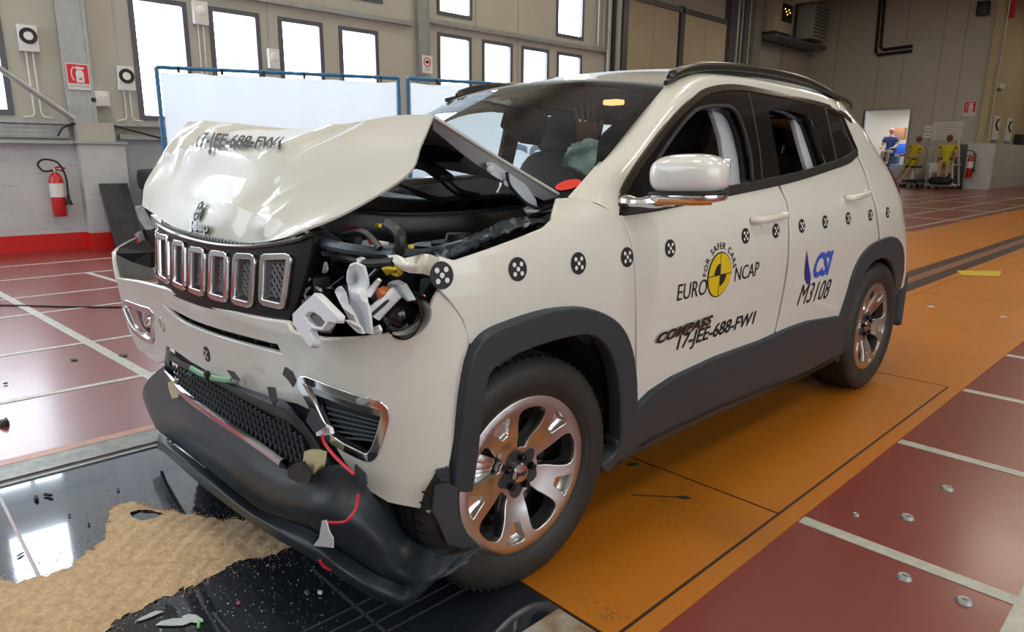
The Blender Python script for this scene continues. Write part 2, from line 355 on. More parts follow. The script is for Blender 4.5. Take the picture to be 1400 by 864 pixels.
# store room seen through the open doorway of the end wall
rm = S(box('wall_store', (-12.6, 39.5, 0), (-6.5, 39.7, 3.7), mat('store_wall', (.72, .66, .56), .6))); S(box('wall_store_side', (door_px[1]+.1, YE+.3, 0), (door_px[1]+.3, 39.5, 3.7), mat('store_side', (.6, .7, .8), .6)))
S(box('ceiling_store', (-12.6, YE+.3, 3.7), (-6.5, 39.7, 3.8), M['ceil'])); area('store_light', (-10, 37, 3.6), (-10, 37, 0), 2, 2, 120, (.9, .95, 1))
df = S(boxc('door_1', ((door_px[0]+door_px[1])/2, YE-.03, DZ+.05), (door_px[1]-door_px[0]+.2, .08, .1), M['steel']))
for x in door_px: boxc('door_frame', (x, YE-.03, DZ/2), (.08, .08, DZ), M['frame_dark'] if x < -10 else M['steel'], df)
# big sliding door leaves of the bay
M['leaf'] = mat('door_leaf', (.60, .53, .38), .6, noise=.1, nscale=1)
for i, (y0, y1) in enumerate(((19.6, 22.75), (23.15, 26.3))):
    d = S(box('door_%d' % (i+2), (XD+.05, y0, .3), (XD+.12, y1, 6.6), M['leaf']))
    box('door_frame', (XD, y0-.28, 0), (XD+.16, y0, 6.85), M['frame_dark'], d); box('door_frame', (XD, y0-.2, 6.6), (XD+.18, y1+.3, 6.78), M['frame_dark'], d)
    box('panel_joint', (XD+.12, (y0+y1)/2-.02, .3), (XD+.125, (y0+y1)/2+.02, 6.6), M['wall_tan'], d)
S(box('trim_8', (XD, 26.3, 0), (XD+.3, 26.8, CEIL), M['frame_dark'])); S(box('trim_9', (XD, 28.2, 0), (XD+.35, 28.9, CEIL), M['steel']))
S(box('trim_10', (XD, 28.9, 6.2), (XD+.15, YE, 6.32), M['steel'])); S(box('trim_11', (XD, 31.6, 0), (XD+.05, 31.65, 6.2), M['steel']))
for i, (y, r_) in enumerate(((11.25, .03), (11.42, .02), (11.62, .05), (11.78, .05), (11.9, .035))):
    p = tube('wall_pipe', [(XW+.12, y, 0.2 if i > 1 else 3.6), (XW+.12, y, CEIL-.1)], r_, M['steel'] if i != 3 else M['cable'])
    tag(p, ['thin steel conduit left of the bundle by the corner of the window wall', 'thinnest steel conduit ending above the roof of the car', 'pale vertical pipe at the end of the window wall', 'dark vertical pipe in the bundle at the window wall end', 'outermost pale pipe next to the sliding door leaves'][i], 'pipe', 'vertical pipes at the end of the window wall')
for i, (y, r_) in enumerate(((26.95, .05), (27.3, .04), (27.6, .10), (27.95, .05))):
    p = tube('wall_pipe', [(XD+.25, y, 0), (XD+.25, y, CEIL-.1)], r_, M['steel'] if i != 2 else M['frame_dark'])
    tag(p, ['slim pale pipe just right of the sliding door leaves', 'second slim pale pipe right of the door leaves', 'thick dark pipe right of the sliding door leaves', 'pale pipe beside the steel column right of the doors'][i], 'pipe', 'pipes right of the sliding doors')
# ceiling lamps (out of view, they light the hall), last one added to brighten the tan wall
for k, (lx, ly) in enumerate([(-5, 0), (0.5, -1), (5, 1), (-5, 8), (0.5, 7.5), (5, 9), (-8, 17), (0, 17), (-8, 27), (0, 27), (-1, 38)]):
    L_ = empty('ceiling_lamp', (lx, ly, CEIL-.6), 0, 'long white ceiling lamp hanging above the hall', 'lamp', 'ceiling lamps')
    boxc('housing', (0, 0, .06), (1.9, .7, .1), M['white_p'], L_); boxc('diffuser', (0, 0, -.0), (1.8, .6, .02), M['lamp'], L_)
# ------------------------------------------------------------------ text helper
def text_mesh(s, size=1.0, shear=0.0, bold=0.0, space=1.0, align='CENTER', ay='CENTER'):
    """flat glyph mesh in the xy plane as (verts, faces)"""
    cu = bpy.data.curves.new('t', 'FONT'); cu.body = s; cu.size = size; cu.shear = shear; cu.offset = bold; cu.space_character = space
    cu.align_x = align; cu.align_y = ay; cu.resolution_u = 3
    o = bpy.data.objects.new('t', cu); COL.objects.link(o); dg = bpy.context.evaluated_depsgraph_get(); dg.update()
    me = bpy.data.meshes.new_from_object(o.evaluated_get(dg)); bpy.data.objects.remove(o); bpy.data.curves.remove(cu)
    V = [v.co.copy() for v in me.vertices]; F = [tuple(p.vertices) for p in me.polygons]; bpy.data.meshes.remove(me); return V, F
def lettering(s, origin, ax, ay_, size, m, parent, name='lettering', **k):
    V, F = text_mesh(s, size, **k); o = Vector(origin); ax = Vector(ax).normalized(); ay_ = Vector(ay_).normalized(); n = ax.cross(ay_)*.0
    me = bpy.data.meshes.new(name); me.from_pydata([o+ax*v.x+ay_*v.y for v in V], [], F); return link(name, me, m, parent)
M['ink'] = mat('ink', (.012, .012, .016), .5)
M['ink_grey'] = mat('ink_grey', (.2, .22, .25), .5)
# ------------------------------------------------------------------ things on the walls
X1 = XW+.02
def ring_box(y, z, label, ring=True, sy=.20, sz=.30, pipes=1):
    e = empty('wall_lamp_box', (XW, y, z), 0, label, 'lamp box', 'pale boxes mounted on the window wall')
    boxc('box_body', (.05, 0, 0), (.1, sy, sz), M['white_p'], e, bev=.008)
    c = (.101, .0, .025)
    if ring:
        lathe('ring', [(.050, 0), (.050, .012), (.092, .012), (.092, 0)], (1, 0, 0), c, M['black'], e, 32)
        lathe('lens', [(0, .012), (.05, .006), (.05, 0)], (1, 0, 0), c, mat('lens_white', (.85, .85, .85), .3), e, 28)
    else: lathe('lens', [(0, .02), (.05, .014), (.07, 0)], (1, 0, 0), c, mat('lens_pale', (.8, .82, .84), .3), e, 28)
    for s in ((-.035, .035) if pipes else ()):
        zb = -(z-1.64); w_ = -.12 if s < 0 else .12
        tube('conduit', [(.03, s, -sz/2), (.03, s, zb+.06), (.03, s+w_*.15, zb+.015), (.03, s+w_, zb)], .011, M['white_p'], e, 6)
ring_box(.635, 2.555, 'pale wall box with black ring, higher one at far left'); ring_box(1.665, 2.18, 'pale wall box with black ring right of the red extinguisher sign', sy=.195, sz=.30)
ring_box(2.70, 3.12, 'pale wall box with round lens between two windows, cut by the top of the photo', False); ring_box(3.725, 2.62, 'small pale wall box with round lens just above the white screen', False, .17, .28, 0)
# extinguisher sign
def ext_sign(c, ax, n, w_, h_, label):
    """red board with a white extinguisher pictogram and a text strip"""
    ax = Vector(ax); n = Vector(n); up = Vector((0, 0, 1)); c = Vector(c)
    P = lambda a, b, d=0.0: c+ax*(a*w_)+up*(b*h_)+n*d
    s = poly_prism('extinguisher_sign', [P(-.5, -.5), P(.5, -.5), P(.5, .5), P(-.5, .5)], n*.006, M['white_p']); tag(s, label, 'sign')
    poly_prism('red_field', [P(-.46, -.26, .0065), P(.46, -.26, .0065), P(.46, .47, .0065), P(-.46, .47, .0065)], n*.001, M['redsign'], s)
    w3 = M['white_p']; d = .008
    poly_prism('pictogram', [P(-.10, -.22, d), P(.25, -.22, d), P(.25, .18, d), P(.18, .26, d), P(-.02, .26, d), P(-.10, .18, d)], n*.001, w3, s)
    poly_prism('pictogram', [P(-.10, .28, d), P(.2, .28, d), P(.3, .33, d), P(.3, .37, d), P(-.05, .39, d)], n*.001, w3, s)
    bm = bmesh.new(); tube_bm(bm, [P(-.05, .36, d), P(-.2, .34, d), P(-.28, .2, d), P(-.28, 0, d), P(-.2, -.16, d)], .03*w_, 5); fin(bm, 'pictogram', w3, s)
    poly_prism('pictogram', [P(.02, -.12, d+.001), P(.16, -.12, d+.001), P(.16, -.04, d+.001), P(.02, -.04, d+.001)], n*.001, M['ink_grey'], s)
    lettering('ESTINTORE', P(0, -.37, .0075), ax, up, w_*.17, M['ink_grey'], s)
ext_sign((XW+.15, 1.095, 2.148), (0, 1, 0), (1, 0, 0), .25, .31, 'red and white fire extinguisher sign on the steel column at left')
ext_sign((-6.62, YE-.02, 3.40), (1, 0, 0), (0, -1, 0), .46, .60, 'small red and white extinguisher sign on the far end wall')
# grey switch box
e = empty('switch_box', (XW, 1.31, 1.90), 0, 'grey electric switch box right of the steel column under the red sign', 'switch box')
boxc('box_body', (.06, 0, 0), (.12, .24, .19), M['white_p'], e, bev=.01); boxc('cover', (.125, .045, -.02), (.02, .1, .12), mat('cover_grey', (.62, .63, .63), .4), e, bev=.004); boxc('switch', (.125, -.07, -.02), (.02, .05, .05), M['black'], e)
# no-smoking style notice
s = tag(box('notice', (XW+.13, 6.43, 2.64), (XW+.137, 6.66, 2.94), M['white_p']), 'white notice with red prohibition ring on the column by the windows', 'sign')
lathe('ring', [(.062, 0), (.062, .004), (.078, .004), (.078, 0)], (1, 0, 0), (XW+.137, 6.545, 2.83), M['redsign'], s, 32)
boxc('pictogram', (XW+.139, 6.545, 2.83), (.002, .07, .045), M['ink'], s); 
for k in range(3): boxc('text_line', (XW+.1385, 6.545, 2.735-.022*k), (.001, .1, .006), M['ink_grey'], s)
# diagonal strut and cables
tag(tube('diagonal_strut', [(XW+.35, -.6, 2.85), (XW+.35, .3, 2.13), (XW+.25, .97, 1.63)], .035, M['steel']), 'grey diagonal steel tube running down to the column foot at left', 'strut')
tag(tube('hanging_cable', [(XW+.2, .78, 1.42), (XW+.22, .84, 1.52), (XW+.2, .95, 1.57), (XW+.2, .99, 1.57)], .012, M['cable'], sub=5), 'short black cable hanging left of the pier top', 'cable')
tag(tube('slack_cable', [(XW+.2, 1.42, 1.57), (XW+.16, 1.7, 1.50), (XW+.14, 2.1, 1.42), (XW+.14, 2.6, 1.47)], .012, M['cable'], sub=6), 'slack black cable running right along the ledge to the screen', 'cable')
# extinguishers
def extinguisher(c, sc, rot, label):
    e = empty('fire_extinguisher', c, rot, label, 'fire extinguisher'); e.scale = (sc, sc, sc)
    lathe('cylinder', [(0, 0), (.07, .0), (.08, .015), (.08, .44), (.07, .49), (.045, .525), (.025, .54), (0, .54)], (0, 0, 1), (0, 0, 0), M['red'], e, 28)
    bm = bmesh.new(); lathe_bm(bm, [(.0815, .24), (.0815, .41)], (0, 0, 1), (0, 0, 0), 28); fin(bm, 'paper_label', M['white_p'], e)
    lathe('valve', [(0, .53), (.022, .53), (.022, .585), (.012, .60), (0, .60)], (0, 0, 1), (0, 0, 0), M['steel'], e, 16)
    bm = bmesh.new(); tube_bm(bm, smooth_pts([(0, 0, .59), (0, .05, .61), (0, .12, .59)], 4), .011, 6); tube_bm(bm, smooth_pts([(0, 0, .575), (0, .06, .57), (0, .11, .54)], 4), .010, 6); fin(bm, 'handle', M['red'], e)
    tube('hose', [(0.01, -.02, .565), (0.02, -.12, .56), (.02, -.17, .64), (.02, -.1, .70), (.03, .04, .66), (.05, .10, .5), (.05, .105, .33), (.05, .10, .2)], .012, M['cable'], e, 8, 6)
    lathe('horn', [(.018, 0), (.02, -.05), (.045, -.13), (.04, -.13), (0, -.06)], (0, 0, 1), (.05, .10, .27), M['black'], e, 16)
    boxc('bracket', (-.07, 0, .3), (.06, .06, .04), M['steel'], e)
extinguisher((XW+.17, .70, .44), 1.0, 0, 'large red fire extinguisher on the left wall')
extinguisher((-6.15, YE-.56, .50), 1.62, -PI/2, 'distant red fire extinguisher on the white plinth at the end wall')
# leaning dark board and tyre stack
b_ = poly_prism('leaning_board', [(XW+.66, 1.16, .0), (XW+.66, 1.50, .0), (XW+.32, 1.46, .83), (XW+.32, 1.13, .83)], (.028, 0, .012), mat('dark_board', (.045, .05, .055), .35, noise=.4, nscale=6)); tag(b_, 'dark grey board leaning against the pier at left', 'board')
for k in range(4):
    e = empty('stacked_tyre', (XW+.53+(.02 if k % 2 else -.01), 1.87+.02*(k % 3), .12+.258*k), .3*k, ['black tyre at the bottom of the stack left of the car', 'black tyre second from the bottom of the stack', 'black tyre second from the top of the stack', 'topmost black tyre of the stack behind the crumpled hood'][k], 'tyre', 'tyres stacked against the wall')
    lathe('tread', [(.22, -.10), (.30, -.125), (.325, -.10), (.335, 0), (.325, .10), (.30, .125), (.22, .11), (.20, .0)], (0, 0, 1), (0, 0, 0), M['rubber'], e, 40, close=True)
    for z in (-.04, 0, .04): lathe('tread_groove', [(.331, z-.006), (.337, z-.006), (.337, z+.006), (.331, z+.006)], (0, 0, 1), (0, 0, 0), M['black'], e, 40, close=True)
# white screens in blue frames
def screen(p0, p1, h, label, txt=None):
    p0, p1 = Vector(p0), Vector(p1); d = (p1-p0); Lh = d.length; ang = math.atan2(d.y, d.x)
    e = empty('backdrop_screen', p0, ang, label, 'screen', 'white backdrop screens in blue frames')
    bm = bmesh.new(); nx, nz = 40, 16; V = [[bm.verts.new((.03+(Lh-.06)*i/nx, .012*math.sin(i*.9)*math.sin(j*.5), .06+(h-.10)*j/nz-(.012*math.sin(i*.55)**2 if j == nz else 0))) for j in range(nz+1)] for i in range(nx+1)]
    for i in range(nx):
        for j in range(nz): bm.faces.new((V[i][j], V[i+1][j], V[i+1][j+1], V[i][j+1]))
    fin(bm, 'sheet', M['screen'], e, autosharp=0)
    for x in (0, Lh): tube('frame_post', [(x, 0, 0), (x, 0, h)], .02, M['blue'], e)
    for z in (.06, h): tube('frame_rail', [(0, 0, z), (Lh, 0, z)], .018, M['blue'], e)
    for k in range(6): boxc('clip', (Lh*(k+.5)/6, -.02, h-.02), (.025, .02, .05), M['black'], e)
    return e
sc1 = screen((-4.975, 1.0, 0), (-4.06, 3.048, 0), 2.0, 'large white backdrop screen behind the crumpled hood')
sc2 = screen((-4.00, 3.12, 0), (-2.95, 6.6, 0), 2.0, 'second white backdrop screen, partly hidden behind the windscreen')
# heaters on the far wall
def heater(c, s, m, label, dark):
    e = empty('wall_heater', c, 0, label, 'heater'); boxc('casing', (0, 0, 0), s, m, e, bev=.03)
    if dark == 1:
        boxc('control_panel', (s[0]/2+.0, 0.15, .1), (.06, s[1]*.55, s[2]*.5), M['black'], e)
        for k in range(5): boxc('indicator', (s[0]/2+.035, -.1+.12*k, .25-.1*(k % 3)), (.02, .07, .05), mat('indicator%d' % k, (1, .6, .2), .5, emit=(1, .55, .15, 2)), e)
        lathe('dial', [(0, 0), (.05, 0), (.05, .03), (0, .03)], (1, 0, 0), (s[0]/2, 0, -.3), M['steel'], e, 16)
    else:
        for k in range(9): boxc('louvre', (s[0]/2+.02, 0, -s[2]*.42+s[2]*.84*k/8), (.05, s[1]*.85, .05), M['frame_dark'], e)
heater((-13.4, 29.9, 7.35), (.7, 1.7, 1.45), mat('heater_tan', (.42, .38, .28), .5), 'tan wall heater with lit control panel high on the end of the bay', 1)
heater((-13.3, 33.2, 7.45), (.8, 1.5, 1.5), mat('heater_grey', (.40, .40, .38), .5), 'grey louvred wall heater beside the end wall corner', 2)
tag(box('heater_shelf', (XD, 28.9, 6.35), (XD+1.0, 34.2, 6.5), M['frame_dark']), 'dark steel bracket shelf under the two wall heaters', 'bracket')
# dark pipe elbows and camera on the end wall
for o_, lab in ((0, 'outer black pipe with an elbow on the far end wall'), (.42, 'inner black pipe with an elbow on the far end wall')):
    tag(tube('black_pipe', [(-10.83+o_*.45, YE-.15, CEIL), (-10.75+o_*.45, YE-.15, 6.1+o_*.5), (-10.62+o_*.45, YE-.15, 5.95+o_*.5), (-9.2, YE-.15, 6.0+o_*.5)], .065, M['black']), lab, 'pipe', 'black pipes on the end wall')
e = empty('wall_speaker', (-6.63, YE-.25, 7.42), 0, 'small dark loudspeaker box high on the end wall', 'speaker'); boxc('cabinet', (0, 0, 0), (.42, .4, .55), M['black'], e, bev=.03); boxc('mount', (-.02, .15, .32), (.3, .3, .06), M['steel'], e)
s = tag(box('alarm_bell', (-5.9, YE+.5, 7.1), (-5.7, YE+.9, 7.75), M['redsign']), 'red alarm sounder at the top of the tan wall', 'alarm')
s = tag(box('wall_notice', (-7.95, YE-.03, 2.1), (-6.75, YE-.01, 2.88), mat('paper_grey', (.62, .60, .58), .6)), 'large pale notice sheet on the end wall above the seated dummy', 'notice')
for k in range(5): box('text_line', (-7.8+.05*k, YE-.033, 2.25+.12*k), (-6.95, YE-.03, 2.28+.12*k), M['wall'], s)
s = tag(box('paper_sheet', (-8.28, YE-.03, 2.50), (-7.98, YE-.01, 2.73), M['white_p']), 'upper small white paper left of the large notice', 'paper'); box('text_line', (-8.2, YE-.033, 2.58), (-8.05, YE-.03, 2.62), M['ink_grey'], s)
s = tag(box('paper_sheet', (-8.28, YE-.03, 2.18), (-7.98, YE-.01, 2.42), M['white_p']), 'lower small white paper left of the large notice', 'paper'); box('text_line', (-8.2, YE-.033, 2.28), (-8.05, YE-.03, 2.32), M['ink_grey'], s)
# banners on the tan wall
for i, (py0, t_) in enumerate(((35.7, 'CSI'), (38.1, 'CSI'))):
    b_ = tag(box('wall_banner', (-5.895, py0, 2.1), (-5.87, py0+1.15, 3.15), M['white_p']), ['white poster with dark emblem on the tan wall, nearer one', 'white poster with dark emblem on the tan wall, farther one'][i], 'poster')
    bm = bmesh.new(); tube_bm(bm, [(-5.86, py0+.85, 3.0), (-5.86, py0+.5, 2.95), (-5.86, py0+.35, 2.75), (-5.86, py0+.6, 2.6), (-5.86, py0+.85, 2.55)], .05, 4); fin(bm, 'emblem', M['ink'], b_)
    box('text_strip', (-5.868, py0+.1, 1.98), (-5.86, py0+1.1, 2.12), M['ink_grey'], b_)
tag(tube('thin_conduit', [(-5.85, YE+.35, 8.5), (-5.85, YE+.3, 4.4), (-5.85, YE+.35, 2.0)], .03, M['white_p']), 'thin white conduit down the edge of the tan wall', 'conduit')
tag(boxc('emergency_light', (-5.82, YE+1.0, 4.35), (.1, .9, .2), M['white_p']), 'white emergency light on the tan wall', 'lamp')
tag(boxc('desk_phone', (-5.72, 40.5, 2.2), (.3, 1.0, .5), M['black']), 'black box standing on the white plinth at the right edge', 'box')
# things in the store room
e = empty('store_shelf', (-10.2, 38.2, 0), 0, 'wooden store shelf behind the open doorway', 'shelf')
for x in (-.75, .75): boxc('upright', (x, 0, 1.1), (.08, .5, 2.2), M['wood'], e)
for z in (.5, 1.45, 2.15): boxc('shelf_board', (0, 0, z), (1.6, .55, .06), M['wood'], e)
tag(boxc('cardboard_box', (-10.45, 38.2, 2.5), (.6, .45, .6), mat('brown_box', (.30, .13, .06), .7), bev=.02), 'brown box on top of the store shelf', 'box')
tag(boxc('blue_crate', (-10.0, 38.0, 1.75), (.75, .5, .5), mat('blue_crate', (.03, .12, .55), .5), bev=.03), 'blue crate on the middle board of the store shelf', 'crate')
tag(boxc('dark_crate', (-9.9, 37.6, .25), (.9, .35, .5), mat('navy_crate', (.02, .05, .2), .5), bev=.03), 'navy crate on the floor before the store shelf', 'crate')
tag(boxc('work_bench', (-9.45, 36.2, .5), (1.0, .6, 1.0), mat('bench_grey', (.35, .4, .5), .5), bev=.03), 'grey blue cabinet inside the open doorway', 'cabinet')
# ------------------------------------------------------------------ surfaces given by functions, cut into panels
def cr1(xs, ys):
    """smooth 1D curve through knots (monotone cubic)"""
    xs = np.array(xs, float); ys = np.array(ys, float); h = np.diff(xs); dl = np.diff(ys)/h; m = np.zeros(len(xs)); m[0] = dl[0]; m[-1] = dl[-1]
    for i in range(1, len(xs)-1):
        if dl[i-1]*dl[i] > 0: w1 = 2*h[i]+h[i-1]; w2 = h[i]+2*h[i-1]; m[i] = (w1+w2)/(w1/dl[i-1]+w2/dl[i])
    def f(x):
        x = np.asarray(x, float); i = np.clip(np.searchsorted(xs, x)-1, 0, len(xs)-2); t = (x-xs[i])/h[i]; t = np.clip(t, -1.5, 2.5)
        return (2*t**3-3*t**2+1)*ys[i]+(t**3-2*t**2+t)*h[i]*m[i]+(-2*t**3+3*t**2)*ys[i+1]+(t**3-t**2)*h[i]*m[i+1]
    return f
_prof = cr1([.05, .3, .5, .7, .85, .98, 1.04, 1.10, 1.3, 1.45, 1.52, 1.57, 1.61], [.80, .853, .880, .900, .905, .893, .875, .845, .765, .700, .655, .595, .50])
_y0 = cr1([.1, .45, .56, .68, .77, .86, .95, 1.06, 1.13, 1.19, 1.27, 1.39, 1.45, 1.53, 1.7], [3.15, 3.15, 3.12, 3.03, 2.96, 2.88, 2.82, 2.80, 2.79, 2.74, 2.64, 2.52, 2.42, 2.36, 2.36])
def SIDE(u, v):
    y = np.asarray(u, float); z = np.asarray(v, float); x = _prof(z)
    x = x-.05*np.clip((y-2.3)/1.1, 0, 2)**2-.05*np.clip((.3-y)/.9, 0, 2)**2
    d = np.clip(y-_y0(z), 0, 2); x = x-np.where(d < .22, .95*d**2, .046+.418*(d-.22))
    # gentle hollow between the shoulder and the sill, swelling over the wheels
    x = x-.010*np.exp(-((z-.62)/.13)**2)*np.clip(1-((y-1.35)/.9)**2, 0, 1)
    return np.stack([x, y+0*x, z+0*x], -1)
def normals(F, u, v, out):
    e = 1e-3; a = F(u+e, v)-F(u-e, v); b = F(u, v+e)-F(u, v-e); n = np.cross(a, b); n /= (np.linalg.norm(n, axis=-1, keepdims=True)+1e-12)
    s = np.sign(n@np.array(out)); s[s == 0] = 1; return n*s[:, None]
def inv(F, px, py, g):
    """(u,v) of the point of F seen at a photo position, Newton from guess g"""
    u, v = g
    for _ in range(25):
        p0 = proj(F(np.array(u), np.array(v))); e = 1e-4
        J = np.stack([(proj(F(np.array(u+e), np.array(v)))-p0)/e, (proj(F(np.array(u), np.array(v+e)))-p0)/e], 1)
        d = np.linalg.lstsq(J, np.array([px, py])-p0, rcond=None)[0]; s = min(1, .25/(np.abs(d).max()+1e-9)); u += s*d[0]; v += s*d[1]
        if np.abs(d).max() < 1e-6: break
    return u, v
def inside(P, poly):
    x, y = P[:, 0], P[:, 1]; r = np.zeros(len(P), bool); n = len(poly); j = n-1
    for i in range(n):
        xi, yi = poly[i]; xj, yj = poly[j]; c = ((yi > y) != (yj > y)) & (x < (xj-xi)*(y-yi)/((yj-yi)+1e-15)+xi); r ^= c; j = i
    return r
def resample(poly, res):
    out = []; n = len(poly)
    for i in range(n):
        a = np.array(poly[i], float); b = np.array(poly[(i+1) % n], float); k = max(1, int(np.ceil(np.linalg.norm(b-a)/res)))
        for t in range(k): out.append(a+(b-a)*t/k)
    return out
def rounded(pts, sub=5, corners=()):
    """closed smooth outline; indexes in corners stay sharp"""
    n = len(pts); P = [np.array(p, float) for p in pts]; out = []
    for i in range(n):
        p1, p2 = P[i], P[(i+1) % n]; p0 = P[i-1] if i not in corners else 2*p1-p2; p3 = P[(i+2) % n] if (i+1) % n not in corners else 2*p2-p1
        if i in corners and (i+1) % n in corners: out.append(p1); continue
        for k in range(sub):
            t = k/sub; out.append(.5*((2*p1)+(p2-p0)*t+(2*p0-5*p1+4*p2-p3)*t*t+(3*p1-p0-3*p2+p3)*t**3))
    return out
def panel(name, F, outline, mat_, parent, out=(1, 0, 0), holes=(), res=.04, thick=.012, lift=0.0, mat2=None, mirror=False, flat_back=True, edge=.004, disp=None):
    outline = resample(outline, res); holes = [resample(h, res) for h in holes]
    O = np.array(outline); mn, mx = O.min(0), O.max(0)
    gx, gy = np.meshgrid(np.arange(mn[0]+res*.5, mx[0], res), np.arange(mn[1]+res*.5, mx[1], res)); G = np.stack([gx.ravel(), gy.ravel()], 1)
    loops = [outline]+holes; B = np.concatenate([np.array(l) for l in loops])
    keep = inside(G, outline)
    for h in holes: keep &= ~inside(G, h)
    G = G[keep]
    if len(G):
        d = np.sqrt(((G[:, None, :]-B[None])**2).sum(-1)).min(1); G = G[d > res*.45]
    P = np.concatenate([B, G]) if len(G) else B; ed = []; o = 0
    for l in loops: ed += [(o+i, o+(i+1) % len(l)) for i in range(len(l))]; o += len(l)
    V, E_, T, ov, *_ = delaunay_2d_cdt([Vector(p) for p in P], ed, [], 0, 1e-7)
    V = np.array([tuple(v) for v in V]); cen = np.array([V[list(t)].mean(0) for t in T]); k = inside(cen, outline)
    for h in holes: k &= ~inside(cen, h)
    T = [tuple(t) for t, kk in zip(T, k) if kk]
    X = F(V[:, 0], V[:, 1]); N = normals(F, V[:, 0], V[:, 1], out)
    if disp is not None: X = X+N*disp(V)[:, None]
    X = X+N*lift; nv = len(V); cnt = {}
    fixed = []; ta = np.array(T); uvc = lambda t: (V[t[1]][0]-V[t[0]][0])*(V[t[2]][1]-V[t[0]][1])-(V[t[1]][1]-V[t[0]][1])*(V[t[2]][0]-V[t[0]][0])
    T = [t if uvc(t) >= 0 else t[::-1] for t in T]; ta = np.array(T)
    sg_ = (np.cross(X[ta[:, 1]]-X[ta[:, 0]], X[ta[:, 2]]-X[ta[:, 0]])*N[ta].sum(1)).sum()
    for t in T:
        t = t if sg_ > 0 else t[::-1]; fixed.append(t)
        for i in range(3): cnt[(t[i], t[(i+1) % 3])] = 1
    bd = [(a, b) for (a, b) in cnt if (b, a) not in cnt]
    verts = list(X); norms = list(N); faces = list(fixed); mi = [0]*len(fixed)
    if thick:
        # rounded edge: one chamfer ring, then the return flange
        adj = {}
        for a, b in bd: adj.setdefault(a, []).append(b); adj.setdefault(b, []).append(a)
        outn = {}
        for a, b in bd:
            t = X[b]-X[a]; nn = np.cross(t, N[a]); nn /= (np.linalg.norm(nn)+1e-12)
            for q in (a, b): outn[q] = outn.get(q, 0)+nn
        idx = {}
        for q, nn in outn.items():
            nn = nn/(np.linalg.norm(nn)+1e-12)
            idx[q] = len(verts)
            verts.append(X[q]+nn*edge-N[q]*edge); norms.append((nn+N[q]*.3)/np.linalg.norm(nn+N[q]*.3))
            verts.append(X[q]+nn*edge-N[q]*thick); norms.append(nn)
        for a, b in bd:
            A, B_ = idx[a], idx[b]
            faces.append((b, a, A, B_)); faces.append((B_, A, A+1, B_+1)); mi += [0, 0]
        off = len(verts)
        if flat_back:
            for i in range(nv): verts.append(X[i]-N[i]*thick); norms.append(-N[i])
            for t in fixed: faces.append(tuple(off+i for i in t[::-1])); mi.append(1 if mat2 else 0)
            for a, b in bd: A, B_ = idx[a], idx[b]; faces.append((B_+1, A+1, off+a, off+b)); mi.append(0)
    me = bpy.data.meshes.new(name); me.from_pydata([tuple(v) for v in verts], [], faces)
    for m in [mat_]+([mat2] if mat2 else []): me.materials.append(m)
    me.polygons.foreach_set('material_index', mi); me.polygons.foreach_set('use_smooth', [True]*len(faces)); me.update()
    me.normals_split_custom_set_from_vertices([tuple(n) for n in norms])
    o = link(name, me, None, parent)
    if mirror:
        m2 = me.copy(); m2.transform(Matrix.Diagonal((-1, 1, 1, 1))); m2.flip_normals(); o2 = link(name, m2, None, parent)
        return o, o2
    return o
def spx(pts, F=SIDE, g=(.8, .8)):
    """photo outline traced on a surface -> its (u,v) outline"""
    out = []; gg = g
    for p in pts: gg = inv(F, p[0], p[1], g); out.append(gg)
    return out
# paints of the car
M['paint'] = mat('pearl_white_paint', (.735, .735, .68), .30, coat=1.0, coat_rough=.035)
M['paint_in'] = mat('paint_inside', (.42, .43, .44), .4)
M['clad'] = mat('dark_cladding', (.034, .043, .053), .44, bump=(220, .08, .001))
M['gloss'] = mat('black_gloss', (.006, .006, .007), .12, coat=.25, spec=.4)
M['trimdark'] = mat('dark_chrome_trim', (.10, .085, .07), .16, metal=.7)
M['rail_satin'] = mat('rail_satin', (.035, .032, .028), .25, metal=.3)
M['glass_dark'] = mat('tinted_glass', (.010, .011, .012), .04, coat=.5)
M['liner'] = mat('arch_liner', (.010, .010, .011), .9, bump=(140, .8, .006))
M['inner_grey'] = mat('pillar_trim', (.46, .49, .53), .6)
car = empty('crashed_car', (0, 0, 0), 0, 'white crash-test car with a crumpled bonnet and torn front bumper', 'car')
